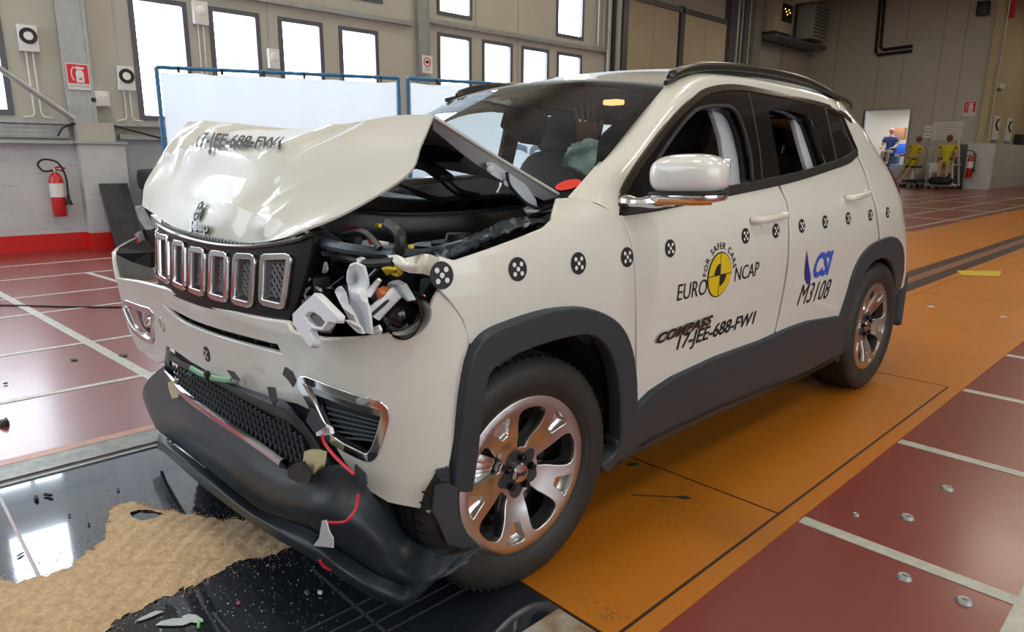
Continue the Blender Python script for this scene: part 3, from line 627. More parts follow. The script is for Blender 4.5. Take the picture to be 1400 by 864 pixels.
# --- wheels
def ellipse_ring(cx, cy, a, b, n, t0=0): return [(cx+a*math.cos(t0+2*PI*k/n), cy+b*math.sin(t0+2*PI*k/n)) for k in range(n)]
M['rim_face'] = mat('machined_alloy', (.66, .66, .66), .26, metal=1, noise=.05, nscale=30)
M['rim_dark'] = mat('dark_alloy', (.055, .057, .062), .35, metal=.4)
M['disc'] = mat('brake_disc', (.4, .39, .38), .25, metal=1)
TYR = mat('tyre_rubber', (.030, .029, .028), .55, bump=(35, .1, .002), noise=.3, nscale=10)
def make_wheel():
    root = bpy.data.objects.new('wheel', None)
    # dished face: x offset of the face as a function of the radius (x axis points outboard)
    dish = cr1([0, .03, .06, .09, .14, .19, .222, .24], [-.028, -.028, -.026, -.022, -.006, .004, .007, .004])
    def FACE(u, v):
        r = np.hypot(u, v); return np.stack([dish(r)+0*r, u+0*r, v+0*r], -1)
    holes = []
    def pol(pl): return [(r_*math.cos(R(a)), r_*math.sin(R(a))) for r_, a in pl]
    pockets = []
    for k in range(5):
        c = 10+72*k   # window centre angle
        holes.append(rounded(pol([(.077, c-13), (.074, c), (.077, c+13), (.11, c+15), (.150, c+17.5), (.185, c+17), (.203, c+12), (.208, c), (.203, c-12), (.185, c-17), (.150, c-17.5), (.11, c-15)]), 3))
        s = c+36
        pockets.append(rounded(pol([(.148, s-5.5), (.146, s), (.148, s+5.5), (.175, s+8), (.205, s+10), (.210, s), (.205, s-10), (.175, s-8)]), 3))
    disc_ = ellipse_ring(0, 0, .236, .236, 72)
    w = panel('wheel', FACE, disc_, M['rim_face'], None, holes=holes+pockets, res=.014, thick=.030, edge=.003, mat2=M['rim_dark'])
    COL.objects.unlink(w) if False else None
    # dark painted sides of the windows: frames standing inside each opening
    for h in holes:
        bm = bmesh.new(); A = []
        for (u, v) in h:
            r = math.hypot(u, v); d = float(dish(r)); A.append([bm.verts.new((d-.003, u, v)), bm.verts.new((d-.052, u*.97, v*.97))])
        n = len(A)
        for i in range(n): bm.faces.new((A[i][0], A[(i+1) % n][0], A[(i+1) % n][1], A[i][1]))
        fin(bm, 'spoke_side', M['rim_dark'], w)
    for h in pockets:
        cx_ = sum(p[0] for p in h)/len(h); cy_ = sum(p[1] for p in h)/len(h)
        poly_prism('spoke_pocket', [(-.016, p[0], p[1]) for p in h], (-.004, 0, 0), M['chrome'], w)
    # hub: dark centre overlay, nuts, cap
    hub = []
    for k in range(40):
        a = 2*PI*k/40; star = .066+.012*math.cos(5*(a-R(46))); hub.append((star*math.cos(a), star*math.sin(a)))
    panel('hub_face', FACE, hub, M['rim_dark'], w, res=.02, thick=.02, lift=.003)
    for k in range(5):
        a = R(10+72*k); c = (-.022, .047*math.cos(a), .047*math.sin(a))
        lathe('lug_nut', [(.013, -.0), (.013, .004), (.009, .004), (.009, .016), (0, .018)], (1, 0, 0), c, M['gloss'], w, 6)
    cp = lathe('hub_cap', [(.030, -.01), (.030, .002), (.026, .006), (0, .008)], (1, 0, 0), (-.018, 0, 0), M['chrome'], w, 28)
    V, F = text_mesh('Jeep', .022, bold=.0006); me = bpy.data.meshes.new('badge'); me.from_pydata([(-.0092, -v.x*-1, v.y) for v in V], [], F); link('badge', me, M['rim_dark'], w)
    # barrel, lip, tyre, brake
    lathe('rim_barrel', [(.236, -.004), (.243, .0), (.247, -.004), (.240, -.012), (.222, -.02), (.215, -.17), (.240, -.185), (.235, -.19), (.205, -.17), (.212, -.02), (.228, -.012)], (1, 0, 0), (0, 0, 0), M['rim_face'], w, 64, close=True)
    tprof = [(.236, .0), (.250, .012), (.28, .021), (.315, .019), (.335, .008), (.345, -.008), (.349, -.03), (.3505, -.10), (.349, -.17), (.345, -.192), (.335, -.208), (.315, -.219), (.28, -.221), (.250, -.212), (.236, -.195), (.232, -.19), (.232, -.01)]
    lathe('tyre', tprof, (1, 0, 0), (0, 0, 0), TYR, w, 96, close=True, autosharp=60)
    for i, hx in enumerate((-.045, -.082, -.118, -.155)): lathe('tread_groove', [(.3462, hx-.005), (.3512, hx-.005), (.3512, hx+.005), (.3462, hx+.005)], (1, 0, 0), (0, 0, 0), M['black'], w, 72, close=True)
    bm = bmesh.new()
    for k in range(72):
        a = 2*PI*k/72
        for hx in (-.022, -.178):
            rot = Matrix.Rotation(a, 3, 'X'); box_bm(bm, rot @ Vector((hx, 0, .3478)), (.034, .004, .006), rot)
    tag(fin(bm, 'tread_sipes', M['black'], w, smooth=False), kind='stuff')
    lathe('sidewall_ring', [(.262, .0165), (.264, .0180), (.266, .0182)], (1, 0, 0), (0, 0, 0), TYR, w, 72)
    return w
wf = make_wheel(); wf.parent = car
def brake(w):
    lathe('brake_disc', [(.06, -.075), (.15, -.075), (.15, -.095), (.06, -.095)], (1, 0, 0), (0, 0, 0), M['disc'], w, 48, close=True)
    bm = bmesh.new(); 
    for a in range(8):
        t = R(150+a*9); rot = Matrix.Rotation(t, 3, 'X'); box_bm(bm, rot @ Vector((-.075, .13, 0)), (.075, .07, .028), rot, bev=.006)
    fin(bm, 'brake_caliper', M['chrome'], w); lathe('hub_carrier', [(0, -.05), (.065, -.05), (.07, -.12), (0, -.12)], (1, 0, 0), (0, 0, 0), M['disc'], w, 24)
    lathe('back_plate', [(0, -.13), (.2, -.13), (.2, -.135), (0, -.135)], (1, 0, 0), (0, 0, 0), M['black'], w, 32)
brake(wf)
wr_ = copy_tree(wf, car); wl2 = copy_tree(wf, car); wr2 = copy_tree(wf, car)
wf.location = (.852, .014, .342); wf.rotation_euler = (R(0), 0, R(-2.1)); wf.rotation_euler[1] = R(1.0)
wr_.location = (.872, 2.636, .352); wr_.rotation_euler = (R(14), 0, 0)
wl2.location = (-.872, -.004, .351); wl2.rotation_euler = (0, 0, PI); wr2.location = (-.872, 2.636, .351); wr2.rotation_euler = (R(30), 0, PI)
# --- side outlines, traced where the photograph shows them on the body side
def arc(cy, cz, r, a0, a1, n=14, ry=1.0): return [(cy+r*ry*math.cos(R(a0+(a1-a0)*k/n)), cz+r*math.sin(R(a0+(a1-a0)*k/n))) for k in range(n+1)]
G1 = (.3, .7)
# fender
fender_px = [(603, 352), (622, 358), (660, 345), (706, 328), (745, 312), (757, 300), (764, 272), (800, 272), (846, 293), (858, 318), (865, 350), (868, 400), (868, 470), (866, 562), (859, 563)]
fend = spx(fender_px, g=(.1, .95))
arch_out = spx([(858, 560), (857, 520), (850, 485), (838, 458), (820, 440), (790, 427), (757, 426), (725, 431), (690, 443), (663, 455), (643, 470)], g=(.1, .8))
front_cut = spx([(640, 455), (634, 435), (618, 412), (603, 395)], g=(-.25, .85))
panel('front_fender', SIDE, fend+arch_out+front_cut, M['paint'], car, mirror=False, mat2=M['paint_in'])
# doors
gapx = [(872, 560), (872, 470), (871, 400), (868, 350), (861, 318), (850, 295)]
fd = spx(gapx, g=(.45, .7))+spx([(900, 283), (960, 270), (1000, 262), (1062, 250), (1074, 275), (1077, 305), (1077, 340), (1073, 380), (1064, 430), (1056, 463)], g=(1.2, .9))+spx([(1040, 470), (980, 492), (920, 520), (890, 540)], g=(1, .45))
panel('front_door', SIDE, fd, M['paint'], car, mirror=True, mat2=M['paint_in'])
rdp = spx([(1060, 462), (1068, 430), (1077, 380), (1081, 340), (1081, 305), (1078, 275), (1067, 249)], g=(1.5, .8))+spx([(1110, 240), (1140, 229), (1158, 218), (1168, 207)], g=(2.0, 1.1))+spx([(1182, 238), (1192, 270), (1198, 300), (1201, 329)], g=(2.4, 1.0))+spx([(1190, 336), (1177, 350), (1166, 372), (1158, 400), (1150, 425), (1144, 437)], g=(2.2, .7))+spx([(1130, 440), (1105, 444), (1080, 452)], g=(1.8, .45))
panel('rear_door', SIDE, rdp, M['paint'], car, mirror=True, mat2=M['paint_in'])
_ye = cr1([.3, .5, .9, 1.1, 1.3, 1.5, 1.56], [3.40, 3.44, 3.44, 3.40, 3.28, 3.10, 3.0])
qp = spx([(1172, 206), (1163, 183), (1150, 155)], g=(2.5, 1.3))+[(2.42, 1.515), (2.7, 1.50), (3.06, 1.47)]+[(float(_ye(z)), z) for z in (1.4, 1.3, 1.2, 1.1, 1.0, .9, .8, .7, .6, .52)]+[(3.25, .50), (3.10, .49)]+spx([(1231, 372), (1232, 350), (1228, 333), (1218, 325), (1206, 326), (1204, 329)], g=(2.8, .8))+spx([(1202, 300), (1196, 270), (1186, 238)], g=(2.5, 1.0))
panel('quarter_panel', SIDE, qp, M['paint'], car, mirror=True, mat2=M['paint_in'])
# wheel arch trims and sill
def arch_trim(name, outer, inner, lift=.012, th=.03):
    panel(name, SIDE, outer+inner[::-1], M['clad'], car, res=.025, thick=th, lift=lift, edge=.008)
fo = spx([(615, 662), (621, 610), (628, 545), (636, 500), (646, 473), (663, 455), (690, 443), (725, 431), (757, 424), (795, 423), (825, 434), (843, 450), (855, 477), (861, 520), (862, 560), (866, 600), (850, 612), (822, 640)], g=(.1, .8))
fi = spx([(637, 664), (643, 620), (648, 575), (653, 530), (662, 503), (675, 490), (700, 477), (735, 464), (765, 456), (790, 452), (808, 456), (823, 470), (834, 495), (840, 530), (842, 565), (840, 600), (832, 618), (815, 632)], g=(.1, .75))
arch_trim('wheel_arch_trim', rounded(fo, 3, (0, len(fo)-1))[:3*len(fo)-2], rounded(fi, 3, (0, len(fi)-1))[:3*len(fi)-2], .030, .05)
ro = spx([(1141, 492), (1143, 450), (1150, 425), (1158, 400), (1166, 372), (1177, 350), (1190, 336), (1206, 328), (1218, 325), (1228, 330), (1233, 345), (1233, 370), (1229, 392)], g=(2.3, .8))
ri = spx([(1152, 494), (1152, 465), (1158, 437), (1167, 405), (1176, 380), (1187, 361), (1200, 352), (1212, 352), (1218, 360), (1221, 372), (1222, 385), (1222, 397), (1221, 405)], g=(2.3, .7))
arch_trim('wheel_arch_trim', rounded(ro, 3, (0, len(ro)-1))[:3*len(ro)-2], rounded(ri, 3, (0, len(ri)-1))[:3*len(ri)-2])
sill = spx([(866, 565), (890, 541), (920, 521), (980, 493), (1040, 471), (1080, 453), (1105, 444), (1130, 440), (1144, 438)], g=(1.2, .4))
def SILL(u, v):
    P = SIDE(u, np.maximum(v, .2)); z = np.asarray(v, float)+0*np.asarray(u); k = np.clip((.40-z)/.2, -1, 1)
    P[..., 0] = P[..., 0]+.012-.05*np.clip((.28-z)/.08, 0, 2)**2; P[..., 2] = z; return P
so = spx([(866, 562), (890, 538), (920, 518), (980, 490), (1040, 468), (1080, 450), (1105, 441), (1130, 437), (1146, 434)], SILL, (1.2, .4))+spx([(1150, 492), (1130, 503), (1100, 516), (1040, 538), (980, 562), (920, 590), (880, 610), (860, 620), (820, 645), (840, 605)], SILL, (1.0, .25))
panel('sill_cladding', SILL, so, M['clad'], car, res=.035, thick=.05, lift=.010, mirror=True, edge=.006)
sl = spx([(866, 607), (920, 580), (980, 553), (1040, 529), (1100, 508), (1146, 490)], SILL, (1.0, .25))
sl2 = spx([(866, 609.5), (920, 582.5), (980, 555.5), (1040, 531), (1100, 509.5), (1146, 491.3)], SILL, (1.0, .25))
panel('sill_seam', SILL, sl+sl2[::-1], M['black'], car, res=.02, thick=.0, lift=.018)
# window band: black pillars and frames with the two open windows and the dark rear quarter glass
band = spx([(847, 289), (851, 262), (868, 232), (884, 209), (905, 181), (926, 157), (945, 139), (962, 127), (985, 120), (1010, 119), (1035, 123), (1080, 132), (1127, 143), (1150, 153), (1160, 176), (1173, 206), (1168, 215), (1158, 221), (1130, 231), (1090, 243), (1062, 250), (1000, 263), (960, 271), (900, 284)], g=(1.5, 1.2))
win1 = spx([(872, 276), (880, 252), (897, 218), (915, 190), (932, 166), (950, 148), (968, 142), (992, 141), (1003, 145), (1012, 158), (1020, 180), (1027, 215), (1030, 249), (1000, 258), (950, 266), (900, 274)], g=(1, 1.2))
win2 = spx([(1050, 152), (1058, 148), (1080, 150), (1103, 156), (1110, 166), (1118, 190), (1126, 215), (1130, 226), (1100, 235), (1067, 244), (1062, 215), (1056, 180)], g=(1.9, 1.3))
win3 = spx([(1131, 150), (1143, 155), (1148, 160), (1158, 184), (1168, 205), (1160, 214), (1146, 221), (1141, 200), (1134, 170)], g=(2.3, 1.3))
panel('window_frame', SIDE, band, M['gloss'], car, holes=[win1, win2, win3], res=.03, thick=.05, lift=.002, edge=.005)
panel('quarter_glass', SIDE, win3, M['glass_dark'], car, res=.04, thick=.004, lift=-.006)
def MSIDE(u, v): P = SIDE(u, v); P[..., 0] *= -1; return P
wr1 = rounded([(.50, 1.105), (.62, 1.20), (.85, 1.345), (1.05, 1.44), (1.25, 1.475), (1.40, 1.475), (1.42, 1.30), (1.43, 1.135), (1.0, 1.12)], 4, (0, 5, 7))
wr2_ = rounded([(1.53, 1.14), (1.52, 1.30), (1.50, 1.475), (1.85, 1.475), (2.15, 1.455), (2.22, 1.30), (2.24, 1.185), (1.9, 1.155)], 4, (0, 2, 4, 6))
wr3 = rounded([(2.28, 1.20), (2.21, 1.445), (2.34, 1.43), (2.44, 1.28), (2.40, 1.235)], 4, (0, 1))
panel('window_frame', MSIDE, band, M['gloss'], car, out=(-1, 0, 0), holes=[wr1, wr2_, wr3], res=.03, thick=.03, lift=.002, edge=.005)
# thin door frame ribs and gaps
def ribbon(name, px_pts, w_, m, lift=.006, F=SIDE, g=(1.5, 1.2), th=.006, out=(1, 0, 0), n=5):
    """a strip of constant width that follows a traced line on a surface"""
    c = [np.array(p) for p in spx(px_pts, F, g)]; c = [np.array(p) for p in smooth2(c, n)]; L_ = []; R_ = []
    for i, p in enumerate(c):
        t = c[min(i+1, len(c)-1)]-c[max(i-1, 0)]; t /= (np.linalg.norm(t)+1e-9); nn = np.array([-t[1], t[0]]); k = 1
        L_.append(tuple(p+nn*w_/2*k)); R_.append(tuple(p-nn*w_/2*k))
    return panel(name, F, L_+R_[::-1], m, car, res=max(.012, w_*.9), thick=th, lift=lift, edge=min(.003, w_*.3), out=out)
def smooth2(P, sub=5):
    out = []; n = len(P)
    for i in range(n-1):
        p0 = P[i-1] if i else 2*P[0]-P[1]; p1, p2 = P[i], P[i+1]; p3 = P[i+2] if i < n-2 else 2*P[-1]-P[-2]
        for k in range(sub): t = k/sub; out.append(.5*((2*p1)+(p2-p0)*t+(2*p0-5*p1+4*p2-p3)*t*t+(3*p1-p0-3*p2+p3)*t**3))
    out.append(P[-1]); return out
ribbon('window_trim', [(849, 283), (852, 262), (869, 232), (885, 209), (906, 181), (927, 157), (946, 139), (963, 127), (986, 121), (1010, 120.5), (1035, 124.5), (1080, 133.5), (1127, 145), (1150, 155), (1163, 165)], .020, M['trimdark'], .007, n=5, th=.012)
ribbon('window_seal', [(849, 287), (900, 280), (960, 268), (1000, 260.5), (1062, 248), (1100, 238.5), (1130, 229), (1158, 219), (1171, 208)], .030, M['black'], .006, th=.012)
ribbon('pillar_gap', [(1022, 127), (1030, 160), (1038, 205), (1042, 249)], .006, M['rubber'], .004, th=.002)
ribbon('pillar_gap', [(1126, 145), (1133, 175), (1140, 205), (1143, 224)], .010, M['rubber'], .006, th=.004)
ribbon('frame_lip', [(888, 240), (905, 208), (930, 173), (950, 152), (968, 146), (992, 145), (1002, 149), (1011, 162), (1019, 185), (1026, 215), (1029, 247)], .008, M['rubber'], .006, th=.01)
# body side behind the wheels: liners
for y, xo, nm in ((0.02, .86, 'wheel_arch_liner'), (2.636, .86, 'wheel_arch_liner')):
    bm = bmesh.new(); pts = arc(y, .36, .41 if y < 1 else .44, -8, 128 if y < 1 else 188, 20); ra = [bm.verts.new((xo-.01, a, b)) for a, b in pts]; rb = [bm.verts.new((.50, a, b)) for a, b in pts]
    for i in range(20): bm.faces.new((ra[i], ra[i+1], rb[i+1], rb[i]))
    bm.faces.new(rb); fin(bm, nm, M['liner'], car)
boxc('arch_flap', (.80, -.03, .70), (.06, .52, .035), M['clad'], car, rot=Matrix.Rotation(R(36), 3, 'X'), bev=.01)
# --- lofts between curves
def loft(name, curves, m, parent, nu=40, nv=6, thick=0.0, out=None, mirror=False, smoothc=True, mat2=None, closed_edge=True, crease_rows=(), disp=None):
    """curves: list of 3D polylines; bicubic surface through them"""
    def samp(c, n):
        P = [np.array(p, float) for p in c]
        P = smooth2(P, 8) if (len(P) > 2 and smoothc) else P; P = np.array(P)
        s = np.r_[0, np.cumsum(np.linalg.norm(np.diff(P, axis=0), axis=1))]; t = np.linspace(0, s[-1], n)
        return np.stack([np.interp(t, s, P[:, k]) for k in range(3)], 1)
    C = [samp(c, nu+1) for c in curves]; rows = []; n = len(C)
    for i in range(n-1):
        p1, p2 = C[i], C[i+1]; p0 = C[i-1] if i and i not in crease_rows else 2*p1-p2; p3 = C[i+2] if i < n-2 and (i+1) not in crease_rows else 2*p2-p1
        for k in range(nv): t = k/nv; rows.append(.5*((2*p1)+(p2-p0)*t+(2*p0-5*p1+4*p2-p3)*t*t+(3*p1-p0-3*p2+p3)*t**3))
    rows.append(C[-1]); G = np.array(rows)
    if disp is not None: G = disp(G)
    bm = bmesh.new(); V = [[bm.verts.new(p) for p in r_] for r_ in G]
    for i in range(len(V)-1):
        for j in range(nu): bm.faces.new((V[i][j], V[i][j+1], V[i+1][j+1], V[i+1][j]))
    bm.normal_update()
    if out is not None:
        s = sum(f.normal.dot(Vector(out))*f.calc_area() for f in bm.faces)
        if s < 0: bmesh.ops.reverse_faces(bm, faces=bm.faces)
        bm.normal_update()
    if thick:
        vs = list(bm.verts); nrm = {v: v.normal.copy() for v in vs}; front = list(bm.faces); bd = [e for e in bm.edges if len(e.link_faces) == 1]
        bk = {v: bm.verts.new(v.co-nrm[v]*thick) for v in vs}
        pairs = []
        for e in bd:
            f = e.link_faces[0]; lv = [l for l in f.loops if l.edge == e][0]; pairs.append((lv.vert, lv.link_loop_next.vert))
        for f in front: 
            nf = bm.faces.new([bk[v] for v in f.verts][::-1]); nf.material_index = 1 if mat2 else 0
        for a, b in pairs: bm.faces.new((b, a, bk[a], bk[b]))
    me = bpy.data.meshes.new(name)
    for f in bm.faces: f.smooth = True
    for e in bm.edges:
        if len(e.link_faces) == 2 and e.calc_face_angle(0) > R(38): e.smooth = False
    bm.to_mesh(me); bm.free()
    o = link(name, me, [m]+([mat2] if mat2 else []), parent)
    if mirror:
        m2 = me.copy(); m2.transform(Matrix.Diagonal((-1, 1, 1, 1))); m2.flip_normals(); link(name, m2, None, parent)
    return o
# A pillar and cant rail
ca = [U(776, 270, x=.755), U(800, 243, x=.75), U(830, 209, x=.715), U(860, 175, x=.685), U(885, 146, x=.66), U(903, 124, x=.632), U(925, 106, x=.60), U(960, 99, x=.592), U(1040, 108, x=.585), U(1100, 121, x=.58), U(1150, 141, x=.565), Vector((.44, 3.0, 1.51))]
cb_px = [(846, 296), (851, 262), (868, 232), (884, 209), (905, 181), (926, 157), (945, 139), (962, 127), (985, 120), (1035, 123), (1080, 132), (1127, 143), (1150, 153)]
cb = [Vector(SIDE(*spx([p], g=(1.0, 1.2))[0])) for p in cb_px]+[Vector(SIDE(3.0, 1.47))]
def resamp3(c, n):
    P = np.array(smooth2([np.array(p) for p in c], 8)); s = np.r_[0, np.cumsum(np.linalg.norm(np.diff(P, axis=0), axis=1))]; t = np.linspace(0, s[-1], n); return np.stack([np.interp(t, s, P[:, k]) for k in range(3)], 1)
A_, B_ = resamp3(ca, 40), resamp3(cb, 40); mid = (A_+B_)/2+np.array([.018, -.004, .012])
loft('cant_rail', [A_, mid, B_], M['paint'], car, 80, 8, .02, (1, 0, 1), True, mat2=M['paint_in'])
# roof
yr = [0.945, 1.3, 1.8, 2.3, 2.8, 3.12]; zc = [1.540, 1.605, 1.650, 1.645, 1.61, 1.555]; xe = [.630, .598, .585, .580, .50, .40]
ze = cr1([.93, 1.1, 1.3, 1.8, 2.3, 2.8, 3.15], [1.487, 1.525, 1.550, 1.583, 1.573, 1.54, 1.49])
rc = []
for y, zz, xx in zip(yr, zc, xe):
    zz2 = float(ze(y)); rc.append([(xx*s, y+(-.02*(1-abs(s))), zz2+(zz-zz2)*(1-abs(s)**2.4)) for s in (-1, -.92, -.7, -.35, 0, .35, .7, .92, 1)])
loft('roof', rc, M['paint'], car, 40, 8, .02, (0, 0, 1), mat2=M['paint_in'])
for s in (-1, 1):
    rail = [(.612, .98, 1.520), (.606, 1.10, 1.556), (.60, 1.3, 1.584), (.595, 1.7, 1.606), (.59, 2.1, 1.602), (.565, 2.45, 1.578), (.53, 2.65, 1.56), (.50, 2.80, 1.53)]
    P = smooth_pts([(s*a, b, c) for a, b, c in rail], 6); bm = bmesh.new(); tube_bm(bm, P, [.010]+[.020]*(len(P)-2)+[.008], 10); rr = fin(bm, 'roof_rail', M['rail_satin'], car)
    tube('rail_groove', smooth_pts([(s*.635, .93, 1.495), (s*.606, 1.1, 1.535), (s*.60, 1.4, 1.567), (s*.588, 1.8, 1.588), (s*.584, 2.3, 1.577), (s*.55, 2.8, 1.545), (s*.52, 2.95, 1.52)], 5), .010, M['black'], rr, 6)
# rear end: tailgate, glass, bumper, tail lamps
zz_ = [.30, .5, .7, .9, 1.05, 1.15]; tg = []
for z in zz_:
    y = float(_ye(z)); x = float(SIDE(y, z)[0]); tg.append([(x*s, y+.06*(1-s*s), z) for s in (-1, -.6, 0, .6, 1)])
loft('tailgate', tg, M['paint'], car, 16, 3, .02, (0, 1, 0), mat2=M['paint_in'])
tg = []
for z in (1.15, 1.3, 1.45, 1.5):
    y = float(_ye(z)); x = float(SIDE(y, z)[0]); tg.append([(x*s, y+.06*(1-s*s), z) for s in (-1, -.6, 0, .6, 1)])
loft('rear_glass', tg, M['glass_dark'], car, 16, 3, .01, (0, 1, 0))
loft('rear_spoiler', [[(x, 3.02, 1.505+.05*(1-(x/.4)**2)) for x in (-.4, -.2, 0, .2, .4)], [(x, 3.2, 1.49+.04*(1-(x/.36)**2)) for x in (-.36, -.2, 0, .2, .36)]], M['gloss'], car, 12, 3, .02, (0, 0, 1))
loft('rear_bumper', [[(.80*s, 3.42+.05*(1-s*s), z) for s in (-1, -.5, 0, .5, 1)] for z in (.22, .34, .52)], M['clad'], car, 16, 3, .05, (0, 1, 0))
tl = spx([(1206, 226), (1217, 236), (1226, 252), (1232, 275), (1236, 302), (1233, 300), (1228, 285), (1222, 262), (1213, 240)], g=(2.9, 1.1))
M['tail'] = mat('tail_lamp', (.10, .006, .012), .1, coat=.6)
tlo = [(2.86, 1.185), (3.0, 1.19), (3.2, 1.18), (3.36, 1.14), (3.38, 1.02), (3.25, 1.0), (3.12, 1.0), (2.99, 1.06)]
panel('tail_lamp', SIDE, tlo, M['tail'], car, res=.03, thick=.02, lift=.008, mirror=True)
# --- windscreen
yb0 = .02
def WS(u, v):
    """u -1..1 across, v 0 (cowl) .. 1 (roof)"""
    u = np.asarray(u, float); v = np.asarray(v, float); xe_ = .765+(.628-.765)*v+.012*np.sin(np.pi*v)
    yc = .015+(.935-.015)*v; ys_ = .285+(.925-.285)*v; zc_ = 1.050+(1.536-1.05)*v+.035*np.sin(np.pi*v); zs_ = 1.112+(1.483-1.112)*v+.012*np.sin(np.pi*v)
    k = np.abs(u)**2.2; return np.stack([xe_*u, yc+(ys_-yc)*k, zc_+(zs_-zc_)*k], -1)
def glass_mat(name, tint, refl=.06, rough=.0):
    m = bpy.data.materials.new(name); m.use_nodes = True; nt = m.node_tree; nt.nodes.clear(); L = nt.links
    o = nt.nodes.new('ShaderNodeOutputMaterial'); t = nt.nodes.new('ShaderNodeBsdfTransparent'); t.inputs[0].default_value = (*tint, 1)
    g_ = nt.nodes.new('ShaderNodeBsdfGlossy'); g_.inputs['Roughness'].default_value = rough; g_.inputs['Color'].default_value = (.9, .95, 1, 1)
    f = nt.nodes.new('ShaderNodeFresnel'); f.inputs[0].default_value = 1.5; mx = nt.nodes.new('ShaderNodeMixShader')
    L.new(f.outputs[0], mx.inputs[0]); L.new(t.outputs[0], mx.inputs[1]); L.new(g_.outputs[0], mx.inputs[2]); L.new(mx.outputs[0], o.inputs[0]); return m
M['glass'] = glass_mat('windscreen_glass', (.80, .90, .92))
wsq = [(-1, 0), (-.5, 0), (0, 0), (.5, 0), (1, 0), (1, .5), (1, 1), (.5, 1), (0, 1), (-.5, 1), (-1, 1), (-1, .5)]
ws = panel('windscreen', WS, wsq, M['glass'], car, out=(0, -1, 1), res=.06, thick=0)
panel('frit_band', WS, wsq, M['gloss'], ws, out=(0, -1, 1), holes=[rounded([(-.93, .10), (0, .075), (.93, .10), (.90, .5), (.885, .90), (0, .935), (-.885, .90), (-.90, .5)], 6)], res=.05, thick=.004, lift=-.003, edge=0)
# ------------------------------------------------------------------ front fascia
_bx = cr1(range(15), [-.945, -.93, -.85, -.72, -.56, -.36, -.15, .08, .30, .50, .66, .775, .845, .880, .892])
_by = cr1(range(15), [-.44, -.50, -.558, -.562, -.555, -.550, -.548, -.548, -.540, -.520, -.480, -.420, -.345, -.265, -.16])
_zo = cr1([.2, .36, .52, .66, .80, .95, 1.1], [.07, .035, .010, .0, .0, .018, .05])
def BF(u, v):
    u = np.asarray(u, float); z = np.asarray(v, float); x = _bx(u)+0*z; y = _by(u)+_zo(z)
    x = x+np.clip((3.5-u)/3.5, 0, 1)*np.clip((.86-z)/.5, 0, 1)*.13; x = x-np.clip((u-11)/3, 0, 1)*np.clip((.7-z)/.4, 0, 1)*.03
    # shallow step under the slot and a raised lip along the grille
    y = y-.012*np.exp(-((z-.80)/.035)**2)*np.clip(1-np.abs((u-6.8)/4.2), 0, 1)**.5
    return np.stack([x, y, z+0*x], -1)
def bx(pts, u0): return spx(pts, BF, (u0, .75))
fas = bx([(153, 346), (162, 351), (172, 356), (180, 353), (190, 360), (205, 366), (209, 382)], 1.5)+bx([(228, 397), (250, 407), (275, 416), (300, 423), (330, 431), (360, 437), (391, 441)], 6)+bx([(396, 454), (412, 460), (440, 466), (480, 465), (520, 461), (553, 455), (575, 441), (590, 420), (601, 397)], 11)+bx([(615, 412), (630, 435), (638, 455)], 13)+bx([(640, 472), (634, 500), (626, 545), (620, 600), (611, 650), (600, 686), (591, 696), (578, 695)], 12.5)+bx([(560, 692), (530, 686), (507, 672), (488, 653), (472, 632), (456, 606)], 11.5)+bx([(440, 580), (425, 560), (405, 551), (385, 547), (340, 536), (300, 517), (262, 495), (235, 476)], 8)+bx([(226, 472), (224, 492), (214, 496), (204, 489), (189, 477), (178, 455), (169, 425), (161, 390)], 3)
slot = rounded(bx([(221, 416), (242, 426), (267, 438), (305, 450.5), (343, 461), (379, 470), (386, 486), (361, 479.5), (305, 464), (267, 450), (242, 437)], 6), 3, (5, 6))
fogL = rounded(bx([(168, 414), (191, 421), (207, 427), (209, 443), (207, 468), (186, 455), (175, 438)], 2), 3)
fogR = rounded(bx([(411, 519), (450, 532), (500, 549), (521, 556), (527, 567), (522, 590), (513, 616), (504, 626), (490, 622), (457, 604), (444, 590), (426, 553)], 11), 3)
panel('front_bumper', BF, fas, M['paint'], car, out=(0, -1, 0), holes=[slot, fogL, fogR], res=.045, thick=.014, edge=.006, mat2=M['paint_in']) if False else None
# the u axis is an index, not metres: panels on BF are cut in a scaled parameter space
SU = .125
def BS(u, v): return BF(np.asarray(u, float)/SU, v)
def sc(P): return [(p[0]*SU, p[1]) for p in P]
fb = panel('front_bumper', BS, sc(fas), M['paint'], car, out=(0, -1, 0), holes=[sc(slot), sc(fogL), sc(fogR)], res=.03, thick=.014, edge=.006, mat2=M['paint_in'])
def expand(poly, d):
    c = np.mean(np.array(poly), 0); out = []; n = len(poly)
    A = sum(poly[i][0]*poly[(i+1) % n][1]-poly[(i+1) % n][0]*poly[i][1] for i in range(n)); s = 1 if A > 0 else -1
    for i in range(n):
        t = np.array(poly[(i+1) % n])-np.array(poly[i-1]); t = t/(np.linalg.norm(t)+1e-9); out.append(tuple(np.array(poly[i])+s*d*np.array([t[1], -t[0]])))
    return out
panel('slot_backing', BS, expand(sc(slot), .02), M['gloss'], car, out=(0, -1, 0), res=.04, thick=0, lift=-.03)
for k in range(7):
    a = bx([(232+22*k, 424+6.6*k)], 6)[0]; P = BS(a[0]*SU, a[1]); boxc('slot_fin', (P[0], P[1]+.018, P[2]-.01), (.004, .012, .03), M['clad'], car)
def trim_ring(name, hole, w_, m, F, out, lift=.004, th=.02): return panel(name, F, expand(hole, w_*.45), m, car, out=out, holes=[expand(hole, -w_*.55)], res=.02, thick=th, lift=lift, edge=.004)
fl_ = trim_ring('fog_lamp_trim', sc(fogL), .016, M['chrome'], BS, (0, -1, 0)); fr_ = trim_ring('fog_lamp_trim', sc(fogR), .018, M['chrome'], BS, (0, -1, 0))
